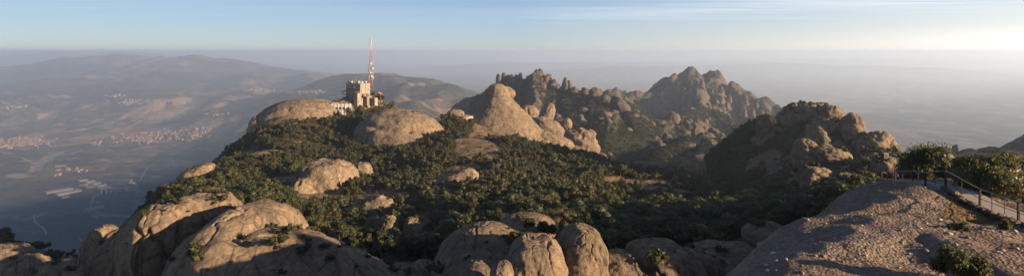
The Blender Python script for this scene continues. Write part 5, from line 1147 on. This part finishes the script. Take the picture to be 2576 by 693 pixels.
def viaduct(label, a, b, hgt, wd, npier, arch=False):
    A_ = ground_at(*a); B_ = ground_at(*b); zt = max(A_.z, B_.z) + hgt; t = thing('viaduct', ((A_.x + B_.x) / 2, (A_.y + B_.y) / 2, zt), label, 'bridge'); c = t.location.copy(); A_.z = B_.z = zt
    d = (B_ - A_).normalized(); s = Vector((-d.y, d.x, 0)) * wd / 2; m_ = MB(); p = [A_ - c + s, B_ - c + s, B_ - c - s, A_ - c - s]; m_.add(p + [x - Vector((0, 0, 2.5)) for x in p], [(0, 1, 2, 3), (4, 5, 6, 7), (0, 1, 5, 4), (1, 2, 6, 5), (2, 3, 7, 6), (3, 0, 4, 7)]); m_.build('deck', M_ASPH, t)
    for i in range(npier):
        f = (i + .5) / npier; q = A_.lerp(B_, f) - c; g = float(z_val(np.array([q.x + c.x]), np.array([q.y + c.y]))[0]) - c.z - 3; w_ = 3.4 if not arch else 6
        m_ = MB(); m_.bar(q - Vector((0, 0, 2.5)), (q.x, q.y, min(g, -8)), w_ / 2, 8); m_.build('pier', M_ASPH, t)
viaduct('concrete road bridge on three piers over the river at left', (108, 413), (133, 408), 22, 12, 3)
viaduct('old arched stone viaduct right of the river bridge', (138, 421), (168, 419), 16, 10, 8, True)
viaduct('long slender viaduct on tall piers in the shadowed valley', (250, 488), (355, 484), 30, 13, 9)
def shed(label, q, y, w, d, h, rz, m=M_SHED, n=1):
    g = ground_at(q, y); t = thing('warehouse', g, label, 'warehouse', rz=math.radians(rz)); a = MB(); a.box(-w / 2, w / 2, -d / 2, d / 2, -12, h); a.build('wall', M_ASPH, t); a = MB()
    for i in range(n):
        x0 = -w / 2 - 1 + i * (w + 2) / n; x1 = x0 + (w + 2) / n - .6; a.add([(x0, -d / 2 - 1, h), (x1, -d / 2 - 1, h), (x1, d / 2 + 1, h), (x0, d / 2 + 1, h), ((x0 + x1) / 2, -d / 2 - 1, h + 3), ((x0 + x1) / 2, d / 2 + 1, h + 3)], [(0, 1, 4), (2, 3, 5), (0, 4, 5, 3), (1, 2, 5, 4), (0, 3, 2, 1)])
    a.build('roof', m, t)
shed('big pale roofed factory hall in the shadowed valley, left one of the pair', 146, 482, 62, 150, 12, -32, n=3)
shed('big pale roofed factory hall in the shadowed valley, right one of the pair', 170, 486, 70, 140, 12, -32, n=3)
shed('lower factory hall just below the pair of big ones', 160, 497, 70, 40, 10, -32, n=2)
shed('grey hall on the earth yard, left of the two by the road bend', 226, 531, 55, 95, 10, 28, n=2)
shed('grey hall on the earth yard, right of the two by the road bend', 250, 524, 45, 60, 9, 28, n=2)
for i, (q, y) in enumerate([(205, 455), (222, 459), (238, 463), (252, 468), (262, 474), (215, 466), (232, 471)]):
    shed('mid sized shed of the industrial estate beyond the big factory pair', q, y, 48, 60, 9, -20 + i * 3, n=2); bpy.context.scene.collection.objects[-1]
for o in list(bpy.data.objects):
    if o.get('label') == 'mid sized shed of the industrial estate beyond the big factory pair': o['group'] = 'sheds of the industrial estate'
for a in ([(235, 318), (275, 322)], [(200, 338), (235, 336)], [(85, 402), (55, 408)], [(15, 440), (75, 446)], [(120, 330), (170, 334)], [(275, 326), (310, 320)], [(420, 402), (445, 408)]): drape('bare_field', a, 110, M_EARTH, 1.5, 6)

SUN_AZ, SUN_EL = 112.0, 12.2
SUN_E, SUN_C = 5.0, (1.0, .72, .45); SKY_S = .08; AIR, DUST, OZONE = 1.0, .6, 3.0; CIRRUS = (4.9, 4.8, 5.0); EXPO = 1.62
HAZE, HAZE_C, HAZE_G, HAZE_TOP = 7.5e-5, (.66, .81, 1.0), .42, 44
GLOW_AZ = 70.0; SIDE = [(.35, 0.), (.95, 1.)]; GRAD_S = .315; SKY_MIX = .88; GLOW = (1.7, 1.55, 1.42)
COOL = [(0., (.55, .60, .62)), (.05, (.38, .53, .70)), (.14, (.20, .34, .62)), (.35, (.10, .17, .34)), (1., (.05, .10, .22))]
WARM = [(0., (.98, .88, .76)), (.05, (.74, .78, .80)), (.14, (.42, .57, .82)), (.35, (.14, .22, .38)), (1., (.05, .10, .22))]

# ------------------------------------------------------------------ camera, light, air
cam = bpy.data.cameras.new('camera'); co = bpy.data.objects.new('camera', cam); COL.objects.link(co); SC.camera = co
cam.sensor_fit = 'HORIZONTAL'; cam.sensor_width = 36; cam.lens = 18 / .85; cam.clip_start = .5; cam.clip_end = 200000
cam.shift_y = -(346.5 - HZ) / 2576.0
co.rotation_euler = (PI / 2, 0, 0)
def sun_vec():
    a = math.radians(SUN_AZ); e = math.radians(SUN_EL); return Vector((math.sin(a) * math.cos(e), math.cos(a) * math.cos(e), math.sin(e)))
sl = bpy.data.lights.new('sun', 'SUN'); sl.energy = SUN_E; sl.angle = math.radians(.53); sl.color = SUN_C
so = bpy.data.objects.new('sun', sl); COL.objects.link(so); so.rotation_euler = (-sun_vec()).to_track_quat('-Z', 'Y').to_euler()
w = bpy.data.worlds.new('World'); SC.world = w; w.use_nodes = True; nt = w.node_tree; nt.nodes.clear(); N = NT(nt)
sky = nt.nodes.new('ShaderNodeTexSky'); sky.sky_type = 'NISHITA'; sky.sun_disc = False
sky.sun_elevation = math.radians(SUN_EL); sky.sun_rotation = math.radians(SUN_AZ); sky.altitude = 1200
sky.air_density = AIR; sky.dust_density = DUST; sky.ozone_density = OZONE
tc = N.n('TexCoord').outputs['Generated']
sp = nt.nodes.new('ShaderNodeSeparateXYZ'); N.set(sp.inputs[0], tc)
zz = N.math('MAXIMUM', sp.outputs[2], .02)
cx = N.math('DIVIDE', sp.outputs[0], zz); cy = N.math('DIVIDE', sp.outputs[1], zz)
cb = nt.nodes.new('ShaderNodeCombineXYZ'); N.set(cb.inputs[0], cx); N.set(cb.inputs[1], cy)
c1 = N.noise(scale_vec(N, cb.outputs[0], .10, .45, 1), 1.0, 7, .62, 1.2)
c2 = N.noise(scale_vec(N, cb.outputs[0], .05, .09, 1), 1.0, 3, .5)
cf = N.math('MULTIPLY', N.ramp(c1, [(.42, 0.), (.78, .85)]), N.ramp(c2, [(.36, 0.), (.58, 1.)]))
cf = N.math('MULTIPLY', cf, N.ramp(sp.outputs[2], [(.03, 0.), (.08, 1.)])); cf = N.math('MULTIPLY', cf, N.ramp(sp.outputs[0], [(.0, .25), (.25, 1.)]))
# clear evening air: deep blue above, a cream band low down, growing pale and warm towards the sun's side
el = N.math('MAXIMUM', sp.outputs[2], 0.0)
ga = math.radians(GLOW_AZ)
dt = N.math('ADD', N.math('MULTIPLY', sp.outputs[0], math.sin(ga)), N.math('MULTIPLY', sp.outputs[1], math.cos(ga)))
side = N.ramp(dt, SIDE)
cool = N.ramp(el, COOL); warm = N.ramp(el, WARM)
grad = N.mix(side, cool, warm)
gl = N.math('POWER', N.math('MAXIMUM', dt, 0.0), 7.0); gl = N.math('MULTIPLY', gl, N.ramp(el, [(0., 1.), (.035, .3), (.1, .06), (.3, 0.)]))
grad = N.mix(1.0, grad, N.mix(gl, (0., 0., 0.), GLOW), 'ADD')
gsc = N.n('VectorMath', operation='SCALE'); N.set(gsc.inputs[0], grad); gsc.inputs['Scale'].default_value = GRAD_S / SKY_S
bgc = N.mix(SKY_MIX, sky.outputs[0], gsc.outputs[0])
bgc = N.mix(cf, bgc, CIRRUS)
hs = nt.nodes.new('ShaderNodeBackground'); N.set(hs.inputs[0], bgc); hs.inputs[1].default_value = SKY_S
wo = nt.nodes.new('ShaderNodeOutputWorld'); nt.links.new(hs.outputs[0], wo.inputs[0])
if HAZE:
    hb = MB(); hb.box(-125000, 130000, -4000, 66000, -1120, HAZE_TOP)
    m = bpy.data.materials.new('haze'); m.use_nodes = True; nt = m.node_tree; nt.nodes.clear()
    v = nt.nodes.new('ShaderNodeVolumePrincipled'); o = nt.nodes.new('ShaderNodeOutputMaterial'); nt.links.new(v.outputs[0], o.inputs['Volume'])
    v.inputs['Color'].default_value = HAZE_C + (1,); v.inputs['Density'].default_value = HAZE; v.inputs['Anisotropy'].default_value = HAZE_G
    ho = hb.build('haze', m); tag(ho, kind='stuff')
SC.render.engine = 'CYCLES'; cy = SC.cycles
cy.max_bounces = 8; cy.diffuse_bounces = 2; cy.glossy_bounces = 1; cy.transmission_bounces = 2; cy.volume_bounces = 6; cy.transparent_max_bounces = 4
cy.use_denoising = True; cy.denoiser = 'OPENIMAGEDENOISE'; cy.use_adaptive_sampling = False; cy.sample_clamp_indirect = 3
SC.view_settings.view_transform = 'Standard'; SC.view_settings.look = 'None'; SC.view_settings.gamma = 1; SC.view_settings.exposure = EXPO
